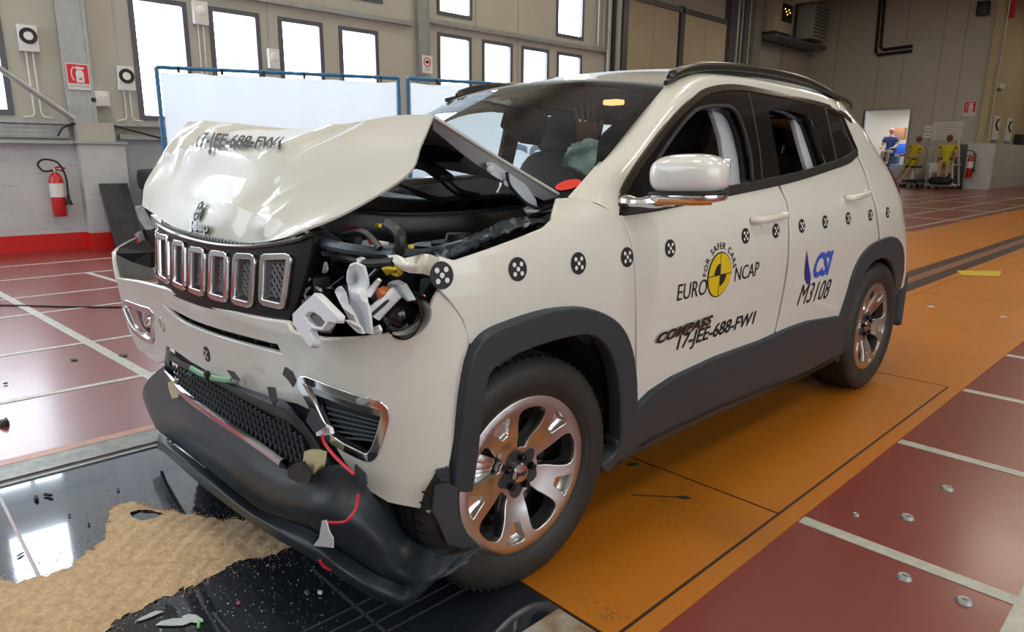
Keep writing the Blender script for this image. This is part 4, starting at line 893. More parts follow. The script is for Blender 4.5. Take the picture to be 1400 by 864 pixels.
panel('fog_lamp_recess', BS, expand(sc(fogR), .01), M['gloss'], car, out=(0, -1, 0), res=.03, thick=0, lift=-.05); panel('fog_lamp_recess', BS, expand(sc(fogL), .01), M['gloss'], car, out=(0, -1, 0), res=.03, thick=0, lift=-.04)
# dark louvred insert of the near fog lamp and its upper bright bar
inn = rounded(bx([(430, 552), (455, 557), (500, 572), (516, 576), (511, 600), (503, 612), (480, 606), (455, 592)], 11), 3)
panel('fog_lamp_insert', BS, sc(inn), M['clad'], car, out=(0, -1, 0), res=.03, thick=.006, lift=-.030)
bar = bx([(413, 521), (450, 534), (500, 551), (520, 558), (524, 572), (500, 566), (455, 550), (424, 538)], 11)
panel('fog_lamp_bar', BS, sc(bar), mat('smoked_chrome', (.35, .36, .38), .12, metal=1), car, out=(0, -1, 0), res=.03, thick=.012, lift=-.006)
for k in range(6):
    q = bx([(436+k*2, 560+k*8), (508-k*1.2, 580+k*5.2)], 11); a, b = [Vector(BS(p[0]*SU, p[1])) for p in q]
    tube('insert_rib', [a+Vector((0, .022, 0)), b+Vector((0, .022, 0))], .003, M['clad'], car, 5)
q = bx([(192, 437)], 2)[0]; P = Vector(BS(q[0]*SU, q[1])); lathe('fog_lamp_bulb', [(.0, .02), (.03, .015), (.036, .0), (.036, -.03), (0, -.03)], (0, -1, 0), P+Vector((0, .03, 0)), M['chrome'], car, 20)
q = bx([(221.5, 443)], 3)[0]; P = Vector(BS(q[0]*SU, q[1])); lathe('tow_eye_cover', [(.020, .001), (.021, .004), (.024, .004), (.026, .0)], (0, -1, 0), P+Vector((0, -.002, 0)), M['paint'], car, 20); lathe('tow_eye_cover', [(0, .002), (.012, .002), (.014, .0)], (0, -1, 0), P, M['chrome'], car, 20)
# torn upper ledge of the far end of the bumper
lo = [U(152, 346, x=-.93), U(160, 338, x=-.93), U(175, 329, x=-.92), U(191, 322, x=-.90)]; li = [p+Vector((.012, .02, -.035)) for p in lo]
loft('bumper_ledge', [lo, li], M['paint'], car, 12, 2, .008, (0, -1, 0))
poly_prism('bumper_cavity', [U(158, 347, x=-.88), U(163, 338, x=-.88), U(190, 324, x=-.86), U(206, 345, x=-.78), U(206, 366, x=-.78), U(180, 358, x=-.84)], (0, .02, 0), M['black'], car)
for a, b, c in (((182, 322), (190, 318), (203, 350)),):
    poly_prism('broken_lamp_shard', [U(184, 320, x=-.86), U(190, 316, x=-.86), U(197, 340, x=-.84), U(206, 356, x=-.8), U(200, 358, x=-.8), U(190, 343, x=-.84)], (.01, .01, 0), mat('shard', (.5, .5, .55), .15, metal=.5), car)
poly_prism('broken_lamp_shard', [U(187, 325, x=-.85), U(191, 324, x=-.85), U(194, 334, x=-.84), U(190, 334, x=-.84)], (.0, -.006, 0), M['redsign'], car)
poly_prism('headlamp_shard', [U(184, 283, x=-.84), U(188, 281, x=-.84), U(199, 300, x=-.8), U(206, 312, x=-.78), U(199, 314, x=-.78), U(190, 300, x=-.82)], (.01, .015, 0), M['paint_in'], car)
poly_prism('headlamp_shard', [U(206, 294, x=-.66), U(222, 291, x=-.62), U(238, 300, x=-.5), U(243, 312, x=-.46), U(228, 313, x=-.52), U(208, 311, x=-.6)], (.01, .03, -.01), M['chrome'], car)
# ------------------------------------------------------------------ grille
def GR(u, v):
    x = np.asarray(u, float); z = np.asarray(v, float); a = np.abs(x)/.6
    y = -.556+.085*a**2.2+.10*(z-.86)+.04*np.clip(-x-.4, 0, 1)
    return np.stack([x+0*z, y, z+0*x], -1)
def gx_(pts, u0=0.): return spx(pts, GR, (u0, .9))
gout = gx_([(203, 300), (214, 306), (237, 318), (262, 327), (300, 335), (345, 337), (400, 330), (428, 320), (425, 345), (416, 380), (405, 415), (394, 439), (360, 437), (330, 432), (300, 425), (275, 418), (250, 409), (228, 399), (209, 384), (205, 360), (203, 330)])
sl_px = [[(207, 313), (215, 319), (214.5, 375), (206, 368)], [(219, 322), (231, 325), (232, 385), (220, 377)], [(240, 331), (254, 334), (254.5, 394), (240, 387)], [(263, 340), (281, 343), (280, 402), (262, 396)], [(291, 345.5), (312, 348), (311, 410), (289, 404)], [(324, 349.5), (349, 350.5), (345, 417), (321, 411)], [(361, 351), (398, 350), (389, 419), (359, 412)]]
slots = []
for q in sl_px:
    c = gx_(q, 0.0); n = []; 
    for i in range(4):
        p0, p1, p2 = np.array(c[i-1]), np.array(c[i]), np.array(c[(i+1) % 4]); r_ = .012
        a = p1+(p0-p1)/np.linalg.norm(p0-p1)*r_; b = p1+(p2-p1)/np.linalg.norm(p2-p1)*r_
        for t in (0, .5, 1): n.append(tuple((1-t)**2*a+2*t*(1-t)*p1+t*t*b))
    slots.append(n)
M['grille_black'] = mat('grille_black', (.006, .006, .007), .35, spec=.25)
gr = panel('grille', GR, gout, M['grille_black'], car, out=(0, -1, 0), holes=slots, res=.03, thick=.03, edge=.004)
for s_ in slots:
    o_ = expand(s_, .006); 
    fr = panel('grille_slot_frame', GR, o_, M['chrome'], gr, out=(0, -1, 0), holes=[expand(s_, -.006)], res=.012, thick=.012, lift=.010, edge=.003)
    # bright inner sleeve of each slot
    bm = bmesh.new(); P = [Vector(GR(*expand(s_, -.007)[i])) for i in range(len(s_))]; Q = [Vector(GR(*expand(s_, -.014)[i]))+Vector((0, .014, 0)) for i in range(len(s_))]
    V1 = [bm.verts.new(p) for p in P]; V2 = [bm.verts.new(p) for p in Q]
    for i in range(len(P)): bm.faces.new((V1[i], V1[(i+1) % len(P)], V2[(i+1) % len(P)], V2[i]))
    fin(bm, 'slot_sleeve', mat('sleeve_grey', (.12, .12, .13), .3, metal=.7) if 'sleeve' not in M else M['sleeve'], gr)
    if 'sleeve' not in M: M['sleeve'] = bpy.data.materials['sleeve_grey']
# woven mesh behind the slots
def lattice(name, F, u0, u1, v0, v1, su, sv, depth, m, parent, skew=.6, r=.0022, clip=None):
    bm = bmesh.new(); 
    def seg(a, b):
        if clip is not None and not inside(np.array([((a[0]+b[0])/2, (a[1]+b[1])/2)]), clip)[0]: return
        A = Vector(F(*a))+Vector(depth); B = Vector(F(*b))+Vector(depth); d = (B-A).normalized(); n = d.cross(Vector((0, 1, 0))).normalized()*r; q = Vector((0, -r*1.5, 0))
        v = [bm.verts.new(p) for p in (A-n, A+q, A+n, B-n, B+q, B+n)]; bm.faces.new((v[0], v[1], v[4], v[3])); bm.faces.new((v[1], v[2], v[5], v[4]))
    nu = int((u1-u0)/su); nv = int((v1-v0)/sv)
    for i in range(nu):
        for j in range(nv):
            x, z = u0+i*su, v0+j*sv; o = (j % 2)*su*.5; seg((x+o, z), (x+o+su*.5, z+sv)); seg((x+o, z), (x+o-su*.5, z+sv)); seg((x+o-su*.22, z), (x+o+su*.22, z))
    return tag(fin(bm, name, m, parent, smooth=False), kind='stuff')
M['mesh'] = mat('mesh_plastic', (.30, .31, .33), .3)
lattice('grille_mesh', GR, -.56, .56, .80, 1.0, .020, .011, (0, .016, 0), M['mesh'], gr, r=.0032)
panel('grille_backing', GR, expand(gout, -.02), M['black'], gr, out=(0, -1, 0), res=.08, thick=0, lift=-.036)
tube('grille_top_edge', [Vector(GR(*p))+Vector((0, -.004, 0)) for p in gout[0:8]], .006, M['trimdark'], gr, 6, 3)
# ------------------------------------------------------------------ crumpled bonnet
HROWS = [
 [(194, 281, -.62), (210, 292, -.52), (244, 314, -.27), (290, 328, .02), (345, 332, .25), (388, 325, .43), (412, 315, .56)],
 [(198, 252, -.66), (228, 262, -.49), (262, 279, -.24), (305, 291, .05), (362, 301, .28), (424, 299, .48), (478, 287, .63)],
 [(215, 223, -.69), (246, 228, -.5), (285, 240, -.24), (335, 248, .06), (402, 258, .32), (485, 262, .56), (556, 238, .70)],
 [(237, 189, -.71), (262, 193, -.53), (298, 198, -.28), (352, 203, .00), (425, 207, .29), (510, 205, .53), (575, 198, .685)],
 [(257, 166, -.70), (300, 167, -.52), (352, 172, -.28), (412, 176, -.03), (468, 170, .21), (540, 158, .46), (592, 157, .655)]]
HG = [[U(a, b, x=x) for a, b, x in r_] for r_ in HROWS]
HG = np.array(HG)
r5 = [np.array([x, y, z]) for x, y, z in ((-.72, -.02, 1.26), (-.50, .00, 1.29), (-.25, .02, 1.305), (0, .02, 1.31), (.25, .02, 1.305), (.50, .02, 1.29), (.705, .035, 1.235))]
r6 = [np.array([x, y, z]) for x, y, z in ((-.735, .27, 1.12), (-.52, .20, 1.175), (-.26, .14, 1.215), (0, .12, 1.225), (.26, .14, 1.215), (.52, .20, 1.18), (.735, .265, 1.125))]
_dent = [(262, 213, .008, 26, 1), (226, 236, -.010, 16, 1), (372, 286, -.007, 14, 1), (225, 205, .014, 14, 1), (395, 302, .007, 12, 1), (245, 190, -.012, 10, 1)]
def crease_disp(G):
    """dents and sharp folds of the buckled sheet, laid out over its own surface"""
    P = G.reshape(-1, 3); X = P[:, 0]; Z = P[:, 2]; Y = P[:, 1]; d = np.zeros(len(P)); fm = np.clip((1.345-Z)/.03, 0, 1)*.6+.4
    for px, py, a, r_, _ in _dent:
        c = np.array(U(px, py, y=-.38)); rr = r_*.0032; q = ((X-c[0])**2+((Z-c[2])*1.0)**2)/rr**2; d += a*np.exp(-q)
    rng = np.random.RandomState(5)
    for k in range(9):
        a = rng.uniform(0, PI); c0 = rng.uniform(-.72, -.52) if k % 3 else rng.uniform(-.1, .35); z0 = rng.uniform(1.16, 1.34) if k % 3 else rng.uniform(1.06, 1.12); L_ = rng.uniform(.05, .18); w_ = rng.uniform(.010, .022); am = rng.uniform(.002, .006)*rng.choice([-1, 1])
        dx, dz = X-c0, Z-z0+(Y+.3)*.6; s = dx*math.cos(a)+dz*math.sin(a); t = -dx*math.sin(a)+dz*math.cos(a)
        d += am*np.exp(-(s/L_)**2)*np.exp(-np.abs(t)/w_)
    # two long buckles running down from the ridge on the near side
    for x0, z0, x1, z1, am, w_ in ((.20, 1.34, .06, 1.22, .010, .022), (.30, 1.345, .20, 1.20, -.008, .022), (-.60, 1.35, -.50, 1.14, .012, .02), (.36, 1.12, .30, 1.0, .010, .016), (-.02, 1.10, .28, 1.06, .008, .014), (-.56, 1.30, -.34, 1.335, .008, .02)):
        vx, vz = x1-x0, z1-z0; L2 = vx*vx+vz*vz; t = np.clip(((X-x0)*vx+(Z-z0)*vz)/L2, 0, 1); dd = np.hypot(X-x0-t*vx, Z-z0-t*vz); d += am*np.exp(-dd/w_)*np.sin(np.pi*np.clip(t*.9+.08, 0, 1))
    edge = np.ones(G.shape[:2]); n0, n1 = edge.shape
    for i in range(n0):
        for j in range(n1): edge[i, j] = min(1, i/5, (n1-1-j)/5+.0, j/3)
    e = edge.reshape(-1); P = P.copy(); P[:, 1] -= d*e*.8; P[:, 2] += d*e*.6; return P.reshape(G.shape)
hood = loft('bonnet', [list(r_) for r_ in HG], M['paint'], car, 110, 22, .006, (0, -1, .6), mat2=M['paint_in'], disp=crease_disp)
hr = loft('bonnet_rear_half', [HG[4], r5, r6], M['paint'], hood, 60, 10, .006, (0, .3, 1), mat2=M['paint_in'])
# folded frame under the rear half, with the dark insulation pad
def shift(r_, k, dz): r_ = np.array(r_, float); r_[:, 0] *= k; r_[:, 2] += dz; return r_
hi = loft('bonnet_inner_frame', [shift(HG[4], .955, -.028)+np.array([0, .02, 0]), shift(r5, .945, -.030), shift(r6, .94, -.018)], mat('inner_grey_metal', (.40, .41, .43), .35, metal=.3), hood, 60, 8, .004, (0, 0, -1))
for i in (6,):
    e0 = [HG[4][i], r5[i], r6[i]]; e1 = [HG[4][i]+np.array([-.028, .02, -.036]), r5[i]+np.array([-.035, 0, -.046]), r6[i]+np.array([-.04, 0, -.031])]
    loft('bonnet_hem', [e0, e1], M['paint_in'], hood, 20, 4, .004, (1, 0, 0))
for a, b in (((640, 200), (655, 212)), ((668, 222), (676, 232))):
    p_ = U(*a, x=.60); q_ = U(*b, x=.62); tube('inner_hole_lip', [p_, q_], .010, M['black'], hood, 8)
# hinge arm, strut and cable by the wing
M['steelblue'] = mat('primer_blue_grey', (.50, .56, .62), .4, metal=.1)
def pxpoly(name, pts, x=None, y=None, d=(0, .02, 0), m=None, parent=car, smooth=False): return poly_prism(name, [U(a, b, x=x, y=y) for a, b in pts], d, m, parent)
Z6 = lambda P: [(a/3.455+400, b/3.455+150) for a, b in P]
pxpoly('insulation_pad', [(600, 172), (618, 186), (640, 205), (628, 222), (596, 206), (590, 190)], y=.02, d=(-.3, .04, 0), m=M['liner'], parent=hood)
pxpoly('bonnet_hinge', Z6([(915, 250), (948, 250), (1100, 352), (1150, 425), (1160, 480), (1192, 552), (1165, 560), (1138, 520), (1093, 468), (1122, 455), (1012, 350), (930, 300)]), x=.70, d=(-.012, .004, 0), m=M['steelblue'])
loft('hinge_mount', [[U(718, 290, x=.72), U(742, 290, x=.73), U(761, 284, x=.74)], [U(728, 305, x=.69), U(748, 303, x=.71), U(762, 296, x=.745)], [U(738, 311, x=.70), U(750, 310, x=.72), U(760, 305, x=.745)]], M['steelblue'], car, 10, 5, .01, (1, -1, 0))
tube('washer_hose', [U(*p, x=.715) for p in Z6([(1012, 295), (1022, 350), (1060, 400), (1110, 445), (1190, 480), (1225, 510), (1232, 550)])], .005, M['cable'], car, 6, 4)
for p in ((669, 231), (692, 250)): lathe('hinge_bolt', [(0, .012), (.010, .01), (.012, 0)], (1, -.5, 0), U(*p, x=.705), M['steel'], car, 10)
# ------------------------------------------------------------------ engine bay
M['bay'] = mat('bay_plastic', (.016, .017, .020), .38, noise=.3, nscale=9)
M['bay_grey'] = mat('bay_metal', (.10, .12, .15), .35, metal=.4, noise=.4, nscale=10)
loft('cowl_panel', [[(-.74, .26, 1.10), (-.4, .12, 1.065), (0, .04, 1.05), (.4, .12, 1.065), (.74, .26, 1.10)], [(-.72, .12, 1.055), (-.4, .0, 1.03), (0, -.04, 1.02), (.4, .0, 1.03), (.72, .14, 1.06)], [(-.70, .02, 1.00), (-.4, -.1, .985), (0, -.14, .98), (.4, -.1, .985), (.70, .03, 1.01)], [(-.70, -.06, .93), (-.4, -.17, .90), (0, -.2, .90), (.4, -.16, .90), (.68, -.04, .93)]], M['bay'], car, 30, 5, .02, (0, -1, 1))
boxc('engine_cover', (.02, -.28, .84), (.62, .26, .10), M['bay'], car, bev=.03)
boxc('firewall', (0, -.02, .68), (1.5, .04, .62), M['black'], car); boxc('bay_floor', (0, -.22, .48), (1.3, .40, .03), M['black'], car)
for s in (-1, 1): boxc('inner_wing', (s*.70, -.02, .76), (.03, .40, .40), M['bay'], car, bev=.01)
loft('strut_tower', [[(.50, -.12, .98), (.62, -.12, .985), (.72, -.10, .98)], [(.50, .02, 1.0), (.62, .02, 1.005), (.72, .04, 1.0)], [(.5, .1, .99), (.62, .1, 1.0), (.72, .12, .99)]], M['bay'], car, 8, 4, .12, (0, 0, 1))
lathe('strut_mount', [(0, .03), (.035, .028), (.04, .01), (.075, .005), (.08, 0)], (0, 0, 1), (.62, -.03, .99), M['black'], car, 24)
boxc('battery_box', (.42, -.22, .90), (.20, .20, .16), M['bay'], car, rot=Matrix.Rotation(.15, 3, 'Z'), bev=.012); boxc('fuse_box', (.60, -.22, .90), (.16, .14, .12), M['bay'], car, rot=Matrix.Rotation(-.1, 3, 'Y'), bev=.012)
boxc('air_filter_box', (.24, -.33, .915), (.24, .14, .08), M['bay'], car, rot=Matrix.Rotation(.12, 3, 'X'), bev=.02)
boxc('radiator', (0, -.43, .70), (1.12, .05, .46), M['bay'], car, bev=.006); boxc('crash_beam', (0, -.475, .60), (1.16, .05, .10), M['bay_grey'], car, bev=.012)
# bent upper cross member, wing rail, hoses
tube('cross_member', [U(408, 322, y=-.45), U(430, 330, y=-.43), U(470, 339, y=-.42), U(520, 346, y=-.36), U(556, 347, y=-.28), U(590, 345, x=.66), U(640, 332, x=.70)], .014, M['bay_grey'], car, 8, 5)
loft('wing_rail', [[U(598, 362, x=.79), U(625, 345, x=.78), U(655, 330, x=.775), U(700, 314, x=.765), U(745, 304, x=.755)], [U(592, 345, x=.70), U(622, 333, x=.70), U(650, 320, x=.70), U(690, 300, x=.71), U(735, 296, x=.72)]], M['bay_grey'], car, 30, 4, .01, (0, 0, 1), disp=lambda G: G+np.random.RandomState(2).normal(0, .0035, G.shape))
for i, (pts, r_, m_) in enumerate([([(396, 300), (428, 312), (450, 322), (490, 330)], .012, 'bay'), ([(530, 306), (545, 318), (548, 335), (544, 345)], .014, 'bay'), ([(470, 320), (490, 316), (505, 322), (520, 340)], .008, 'bay'), ([(420, 345), (424, 380), (430, 420), (450, 455)], .010, 'bay'), ([(436, 350), (470, 352), (505, 360), (540, 358)], .012, 'bay'), ([(400, 336), (408, 330), (440, 332)], .01, 'bay_grey')]):
    tube('hose', [U(a, b, y=-.36-.01*i) for a, b in pts], r_, M[m_], car, 8, 5)
tube('red_wire', [U(a, b, y=-.33) for a, b in ((472, 312), (488, 311), (499, 318), (507, 334))], .0035, mat('wire_red', (.6, .02, .05), .4), car, 6, 5)
M['yellow'] = mat('yellow_plastic', (.62, .50, .03), .4)
boxc('yellow_clip', U(517, 308, y=-.3), (.02, .01, .010), M['yellow'], car, bev=.002); boxc('yellow_clip', U(562, 337, y=-.36), (.012, .01, .008), M['yellow'], car, bev=.002)
boxc('white_tag', U(520, 332, y=-.36), (.04, .02, .006), M['white_p'], car)
boxc('battery_cable_box', U(445, 330, y=-.40), (.10, .05, .035), M['bay_grey'], car, rot=Matrix.Rotation(.2, 3, 'Y'), bev=.01)
# ------------------------------------------------------------------ smashed near headlamp
Z5 = lambda P: [(a/5.4+400, b/5.4+320) for a, b in P]
M['wplast'] = mat('broken_white_plastic', (.80, .83, .88), .35)
M['clear'] = glass_mat('lamp_cover', (.75, .8, .82))
def shard(name, pts, y, m, th=.006, jit=.006, seed=1, parent=car):
    rng = random.Random(seed); P = [U(a, b, y=y+rng.uniform(-jit, jit)) for a, b in Z5(pts)]
    return poly_prism(name, P, (0, th, 0), m, parent)
hb = loft('headlamp_bucket', [[U(405, 345, y=-.36), U(470, 350, y=-.33), U(540, 360, y=-.27), U(580, 380, y=-.16)], [U(405, 400, y=-.36), U(470, 400, y=-.28), U(540, 405, y=-.22), U(585, 410, y=-.10)], [U(412, 455, y=-.38), U(470, 458, y=-.32), U(540, 452, y=-.26), U(575, 436, y=-.14)]], M['black'], car, 20, 6, .01, (0, -1, 0), disp=lambda G: G+np.random.RandomState(3).normal(0, .006, G.shape))
loft('lamp_bracket', [[U(*p, y=-.46) for p in Z5([(415, 240), (465, 218), (522, 242)])], [U(*p, y=-.455+dy) for p, dy in zip(Z5([(412, 330), (470, 330), (548, 350)]), (.0, .03, 0))], [U(*p, y=-.455+dy) for p, dy in zip(Z5([(412, 430), (480, 440), (556, 460)]), (0, -.025, 0))], [U(*p, y=-.46+dy) for p, dy in zip(Z5([(440, 590), (500, 560), (560, 560)]), (0, .02, -.01))], [U(*p, y=-.47) for p in Z5([(500, 720), (540, 730), (582, 742)])]], M['wplast'], car, 10, 4, .006, (0, -1, 0), smoothc=False)
shard('lamp_shard', [(345, 385), (382, 432), (402, 520), (450, 600), (512, 735), (470, 722), (385, 640), (430, 660), (370, 545), (335, 480), (310, 425), (322, 400)], -.475, M['wplast'], jit=.01)
shard('lamp_shard', [(545, 450), (562, 398), (625, 328), (642, 345), (600, 410), (566, 468)], -.47, M['wplast'], seed=3)
shard('lamp_shard', [(470, 180), (500, 170), (525, 185), (500, 195), (478, 225)], -.44, M['wplast'], seed=4)
shard('lamp_shard', [(385, 635), (440, 640), (500, 690), (520, 738), (480, 728)], -.485, M['wplast'], seed=8)
shard('lamp_shard', [(590, 690), (630, 672), (648, 712), (640, 745), (585, 742)], -.45, M['wplast'], seed=9)
shard('lamp_shard', [(215, 285), (235, 205), (245, 225), (250, 265), (232, 290)], -.42, M['wplast'], seed=11)
shard('lamp_shard', [(110, 390), (125, 395), (122, 420), (112, 415)], -.45, M['wplast'], seed=12); shard('lamp_shard', [(160, 388), (200, 405), (205, 425), (180, 412)], -.45, M['wplast'], seed=13); shard('lamp_shard', [(245, 395), (282, 393), (285, 402), (258, 404)], -.42, M['wplast'], seed=14)
shard('lamp_shard', [(980, 500), (1045, 540), (1030, 560), (965, 520)], -.28, M['wplast'], seed=15); shard('lamp_shard', [(900, 600), (960, 585), (965, 600), (905, 660)], -.32, M['paint_in'], seed=16)
bz_o = Z5([(0, 590), (155, 443), (185, 470), (325, 612), (318, 650), (262, 640), (215, 705), (135, 690), (120, 720), (147, 800), (130, 832), (95, 790), (0, 662)])
bz_h = Z5([(78, 600), (110, 572), (150, 568), (200, 600), (240, 650), (205, 698), (150, 690), (105, 650)])
def FLATY(y0):
    return lambda u, v: np.stack([np.asarray(u, float)+0*np.asarray(v), y0+0*np.asarray(u)+.18*(np.asarray(v)-.85)+.0*np.asarray(u), np.asarray(v, float)+0*np.asarray(u)], -1)
FB = FLATY(-.545)
panel('washer_bezel', FB, spx(bz_o, FB, (.5, .85)), M['wplast'], car, out=(0, -1, 0), holes=[spx(bz_h, FB, (.5, .85))], res=.02, thick=.02, edge=.003)
panel('bezel_dark_core', FB, expand(spx(bz_h, FB, (.5, .85)), .006), mat('bezel_inner', (.16, .15, .14), .3), car, out=(0, -1, 0), res=.03, thick=.01, lift=-.015)
a_, b_ = U(*Z5([(600, 590)])[0], y=-.44), U(*Z5([(770, 430)])[0], y=-.40)
tube('levelling_motor', [a_, a_+(b_-a_)*.3, b_], [.020, .018, .016], M['wplast'], car, 12); tube('motor_slot', [a_+Vector((.02, -.018, .004)), b_+Vector((.0, -.018, -.012))], .004, M['black'], car, 6)
shard('motor_plate', [(700, 365), (735, 345), (790, 375), (858, 492), (848, 500), (790, 450), (760, 440), (700, 410)], -.39, mat('pale_grey_plastic', (.45, .50, .52), .4), th=.02)
for p_, r_ in (((670, 435), .016), ((932, 480), .013)): lathe('amber_bulb', [(0, .018), (r_*.7, .014), (r_, .0), (r_*.8, -.015), (0, -.02)], (0, -1, 0), U(*Z5([p_])[0], y=-.42 if p_[0] < 800 else -.32), mat('amber', (.45, .10, .02), .2, coat=.5) if 'amber' not in M else M['amber'], car, 16); M['amber'] = bpy.data.materials['amber']
loft('yellow_connector', [[U(*p, y=-.40) for p in Z5([(655, 245), (700, 222), (770, 240)])], [U(*p, y=-.415) for p in Z5([(660, 262), (700, 255), (765, 262)])], [U(*p, y=-.40) for p in Z5([(690, 290), (715, 302), (745, 280)])]], M['yellow'], car, 8, 4, .02, (0, -1, 0), smoothc=False)
rb = lathe('reflector_bowl', [(.015, -.05), (.035, -.03), (.052, .0), (.058, .02), (.062, .02), (.057, -.01), (.04, -.05), (.015, -.07)], (.25, -1, .1), U(556, 428, y=-.36), M['gloss'], car, 32); lathe('projector_lens', [(0, .03), (.02, .026), (.034, .012), (.038, -.01)], (.25, -1, .1), U(541, 430, y=-.38), M['glass_dark'], car, 24)
shard('clear_cover_shard', [(640, 660), (720, 600), (860, 620), (930, 580), (900, 660), (800, 700), (650, 742)], -.39, M['clear'], th=.003, jit=.02)
shard('lamp_rear_cap', [(945, 330), (1010, 322), (1012, 370), (960, 440), (925, 455)], -.28, M['bay_grey'], th=.03)
for k in range(16):
    rng = random.Random(k); a = (412+rng.random()*125, 352+rng.random()*70); tube('broken_strut', [U(*a, y=-.40), U(a[0]+rng.uniform(-25, 25), a[1]+rng.uniform(-18, 18), y=-.40+rng.uniform(-.03, .03)), U(a[0]+rng.uniform(-35, 35), a[1]+rng.uniform(10, 35), y=-.38)], rng.uniform(.002, .006), M['bay'] if k % 3 else M['bay_grey'], car, 5)
# folded tip of the wing above the lamp
wt = [[(529, 349, -.40), (543, 348, -.40), (553, 353, -.395)], [(540, 361, -.41), (549, 362, -.41), (557, 363, -.41)], [(552, 371, -.40), (555, 371, -.405), (559, 373, -.40)]]
loft('wing_tip_shard', [[U(a, b, y=y) for a, b, y in r_] for r_ in wt], M['paint'], car, 8, 4, .006, (0, -1, 1), smoothc=False)
loft('wing_tip', [[U(553, 353, y=-.395), U(566, 350, y=-.38), U(580, 347, x=.80), U(592, 349, x=.82), U(604, 356, x=.86)], [U(556, 363, y=-.41), U(568, 362, y=-.40), U(582, 360, x=.82), U(594, 362, x=.85), U(604, 370, x=.872)], [U(559, 373, y=-.40), U(570, 374, y=-.39), U(582, 375, x=.83), U(594, 382, x=.862), U(602, 394, x=.872)]], M['paint'], car, 16, 5, .008, (1, -1, 1))
# ------------------------------------------------------------------ torn lower front
def row(pts, **k): return [U(a, b, y=y) if y < 0 else U(a, b, x=y) for a, b, y in pts]
fo_ = [(225, 474), (240, 484), (260, 495), (300, 514), (329, 528), (366, 541), (388, 547), (406, 566), (425, 590), (441, 614), (460, 640)]
fi_ = [(230, 492), (243, 499), (262, 509), (300, 528), (336, 548), (372, 567), (393, 577), (411, 593), (424, 612), (434, 632), (444, 655)]
yb_ = [-.50, -.53, -.54, -.545, -.55, -.55, -.545, -.53, -.51, -.49, -.47]
loft('lower_grille_frame', [[U(a, b, y=y+.01) for (a, b), y in zip(fo_, yb_)], [U((a+c)/2, (b+d)/2, y=y-.012) for (a, b), (c, d), y in zip(fo_, fi_, yb_)], [U(a, b, y=y+.03) for (a, b), y in zip(fi_, yb_)]], M['clad'], car, 60, 5, .012, (0, -1, 0))
# left return of the frame
loft('lower_grille_frame', [[U(225, 474, y=-.50), U(224, 488, y=-.47), U(226, 506, y=-.45)], [U(231, 490, y=-.49), U(232, 500, y=-.46), U(236, 520, y=-.45)]], M['clad'], car, 12, 3, .01, (-1, -1, 0))
S0 = [(224, 500, -.46), (229, 512, -.485), (243, 532, -.50), (268, 552, -.51), (294, 570, -.52), (340, 602, -.53), (366, 620, -.53), (390, 641, -.53), (418, 652, -.53), (440, 640, -.52), (462, 638, -.50), (484, 650, -.47), (501, 668, -.44), (519, 690, -.40), (552, 731, -.33), (597, 757, .885), (625, 758, .905), (657, 748, .915)]
S1 = [(202, 520, -.465), (212, 532, -.48), (232, 555, -.50), (258, 580, -.535), (284, 602, -.55), (330, 636, -.56), (360, 655, -.56), (388, 672, -.56), (412, 683, -.555), (436, 690, -.545), (460, 700, -.52), (484, 712, -.49), (505, 725, -.455), (525, 742, -.42), (556, 765, -.35), (595, 776, .885), (622, 770, .905), (655, 752, .915)]
S1b = [(195, 543, -.47), (204, 556, -.485), (226, 578, -.50), (252, 600, -.52), (282, 622, -.535), (330, 657, -.54), (360, 678, -.54), (388, 692, -.54), (412, 703, -.535), (436, 712, -.53), (460, 725, -.505), (484, 740, -.475), (505, 753, -.445), (525, 768, -.41), (556, 783, -.35), (593, 786, .885), (618, 777, .905), (653, 755, .915)]
S2 = [(212, 584, -.475), (221, 593, -.485), (240, 607, -.50), (262, 624, -.505), (286, 643, -.505), (326, 675, -.50), (356, 697, -.495), (386, 708, -.49), (410, 717, -.485), (434, 728, -.48), (460, 748, -.46), (486, 768, -.43), (507, 780, -.41), (527, 791, -.385), (553, 800, -.34), (590, 793, .885), (614, 780, .905), (651, 757, .915)]
sk = loft('lower_skirt', [row(S0), row(S1), row(S1b), row(S2)], M['clad'], car, 110, 7, .010, (0, -1, 0))
T0 = [(217, 592, -.50), (236, 607, -.515), (262, 626, -.52), (286, 645, -.52), (326, 677, -.515), (356, 698, -.51), (410, 718, -.50), (434, 729, -.495), (460, 750, -.475), (507, 781, -.42), (535, 794, -.38), (556, 800, -.34), (595, 790, .890), (655, 750, .918)]
T1 = [(215, 603, -.52), (232, 615, -.545), (262, 641, -.56), (288, 661, -.56), (326, 692, -.555), (358, 713, -.55), (410, 742, -.54), (436, 755, -.53), (464, 777, -.505), (508, 805, -.44), (535, 815, -.40), (560, 818, -.35), (600, 790, .892), (656, 751, .92)]
T2 = [(215, 613, -.50), (228, 622, -.52), (262, 652, -.53), (286, 672, -.53), (320, 698, -.525), (360, 726, -.52), (410, 755, -.51), (434, 769, -.50), (468, 792, -.47), (510, 818, -.41), (540, 827, -.37), (562, 825, -.335), (606, 785, .893), (657, 752, .918)]
loft('front_splitter', [row(T0), row(T1), row(T2)], M['clad'], car, 110, 6, .012, (0, -1, 0))
loft('skirt_return_lip', [row([(501, 668, -.44), (519, 690, -.40), (552, 731, -.33), (597, 757, .885), (612, 758, .895)]), row([(508, 662, -.39), (528, 684, -.35), (560, 724, -.28), (602, 748, .86), (616, 753, .87)])], M['clad'], car, 30, 4, .008, (0, -1, 1))
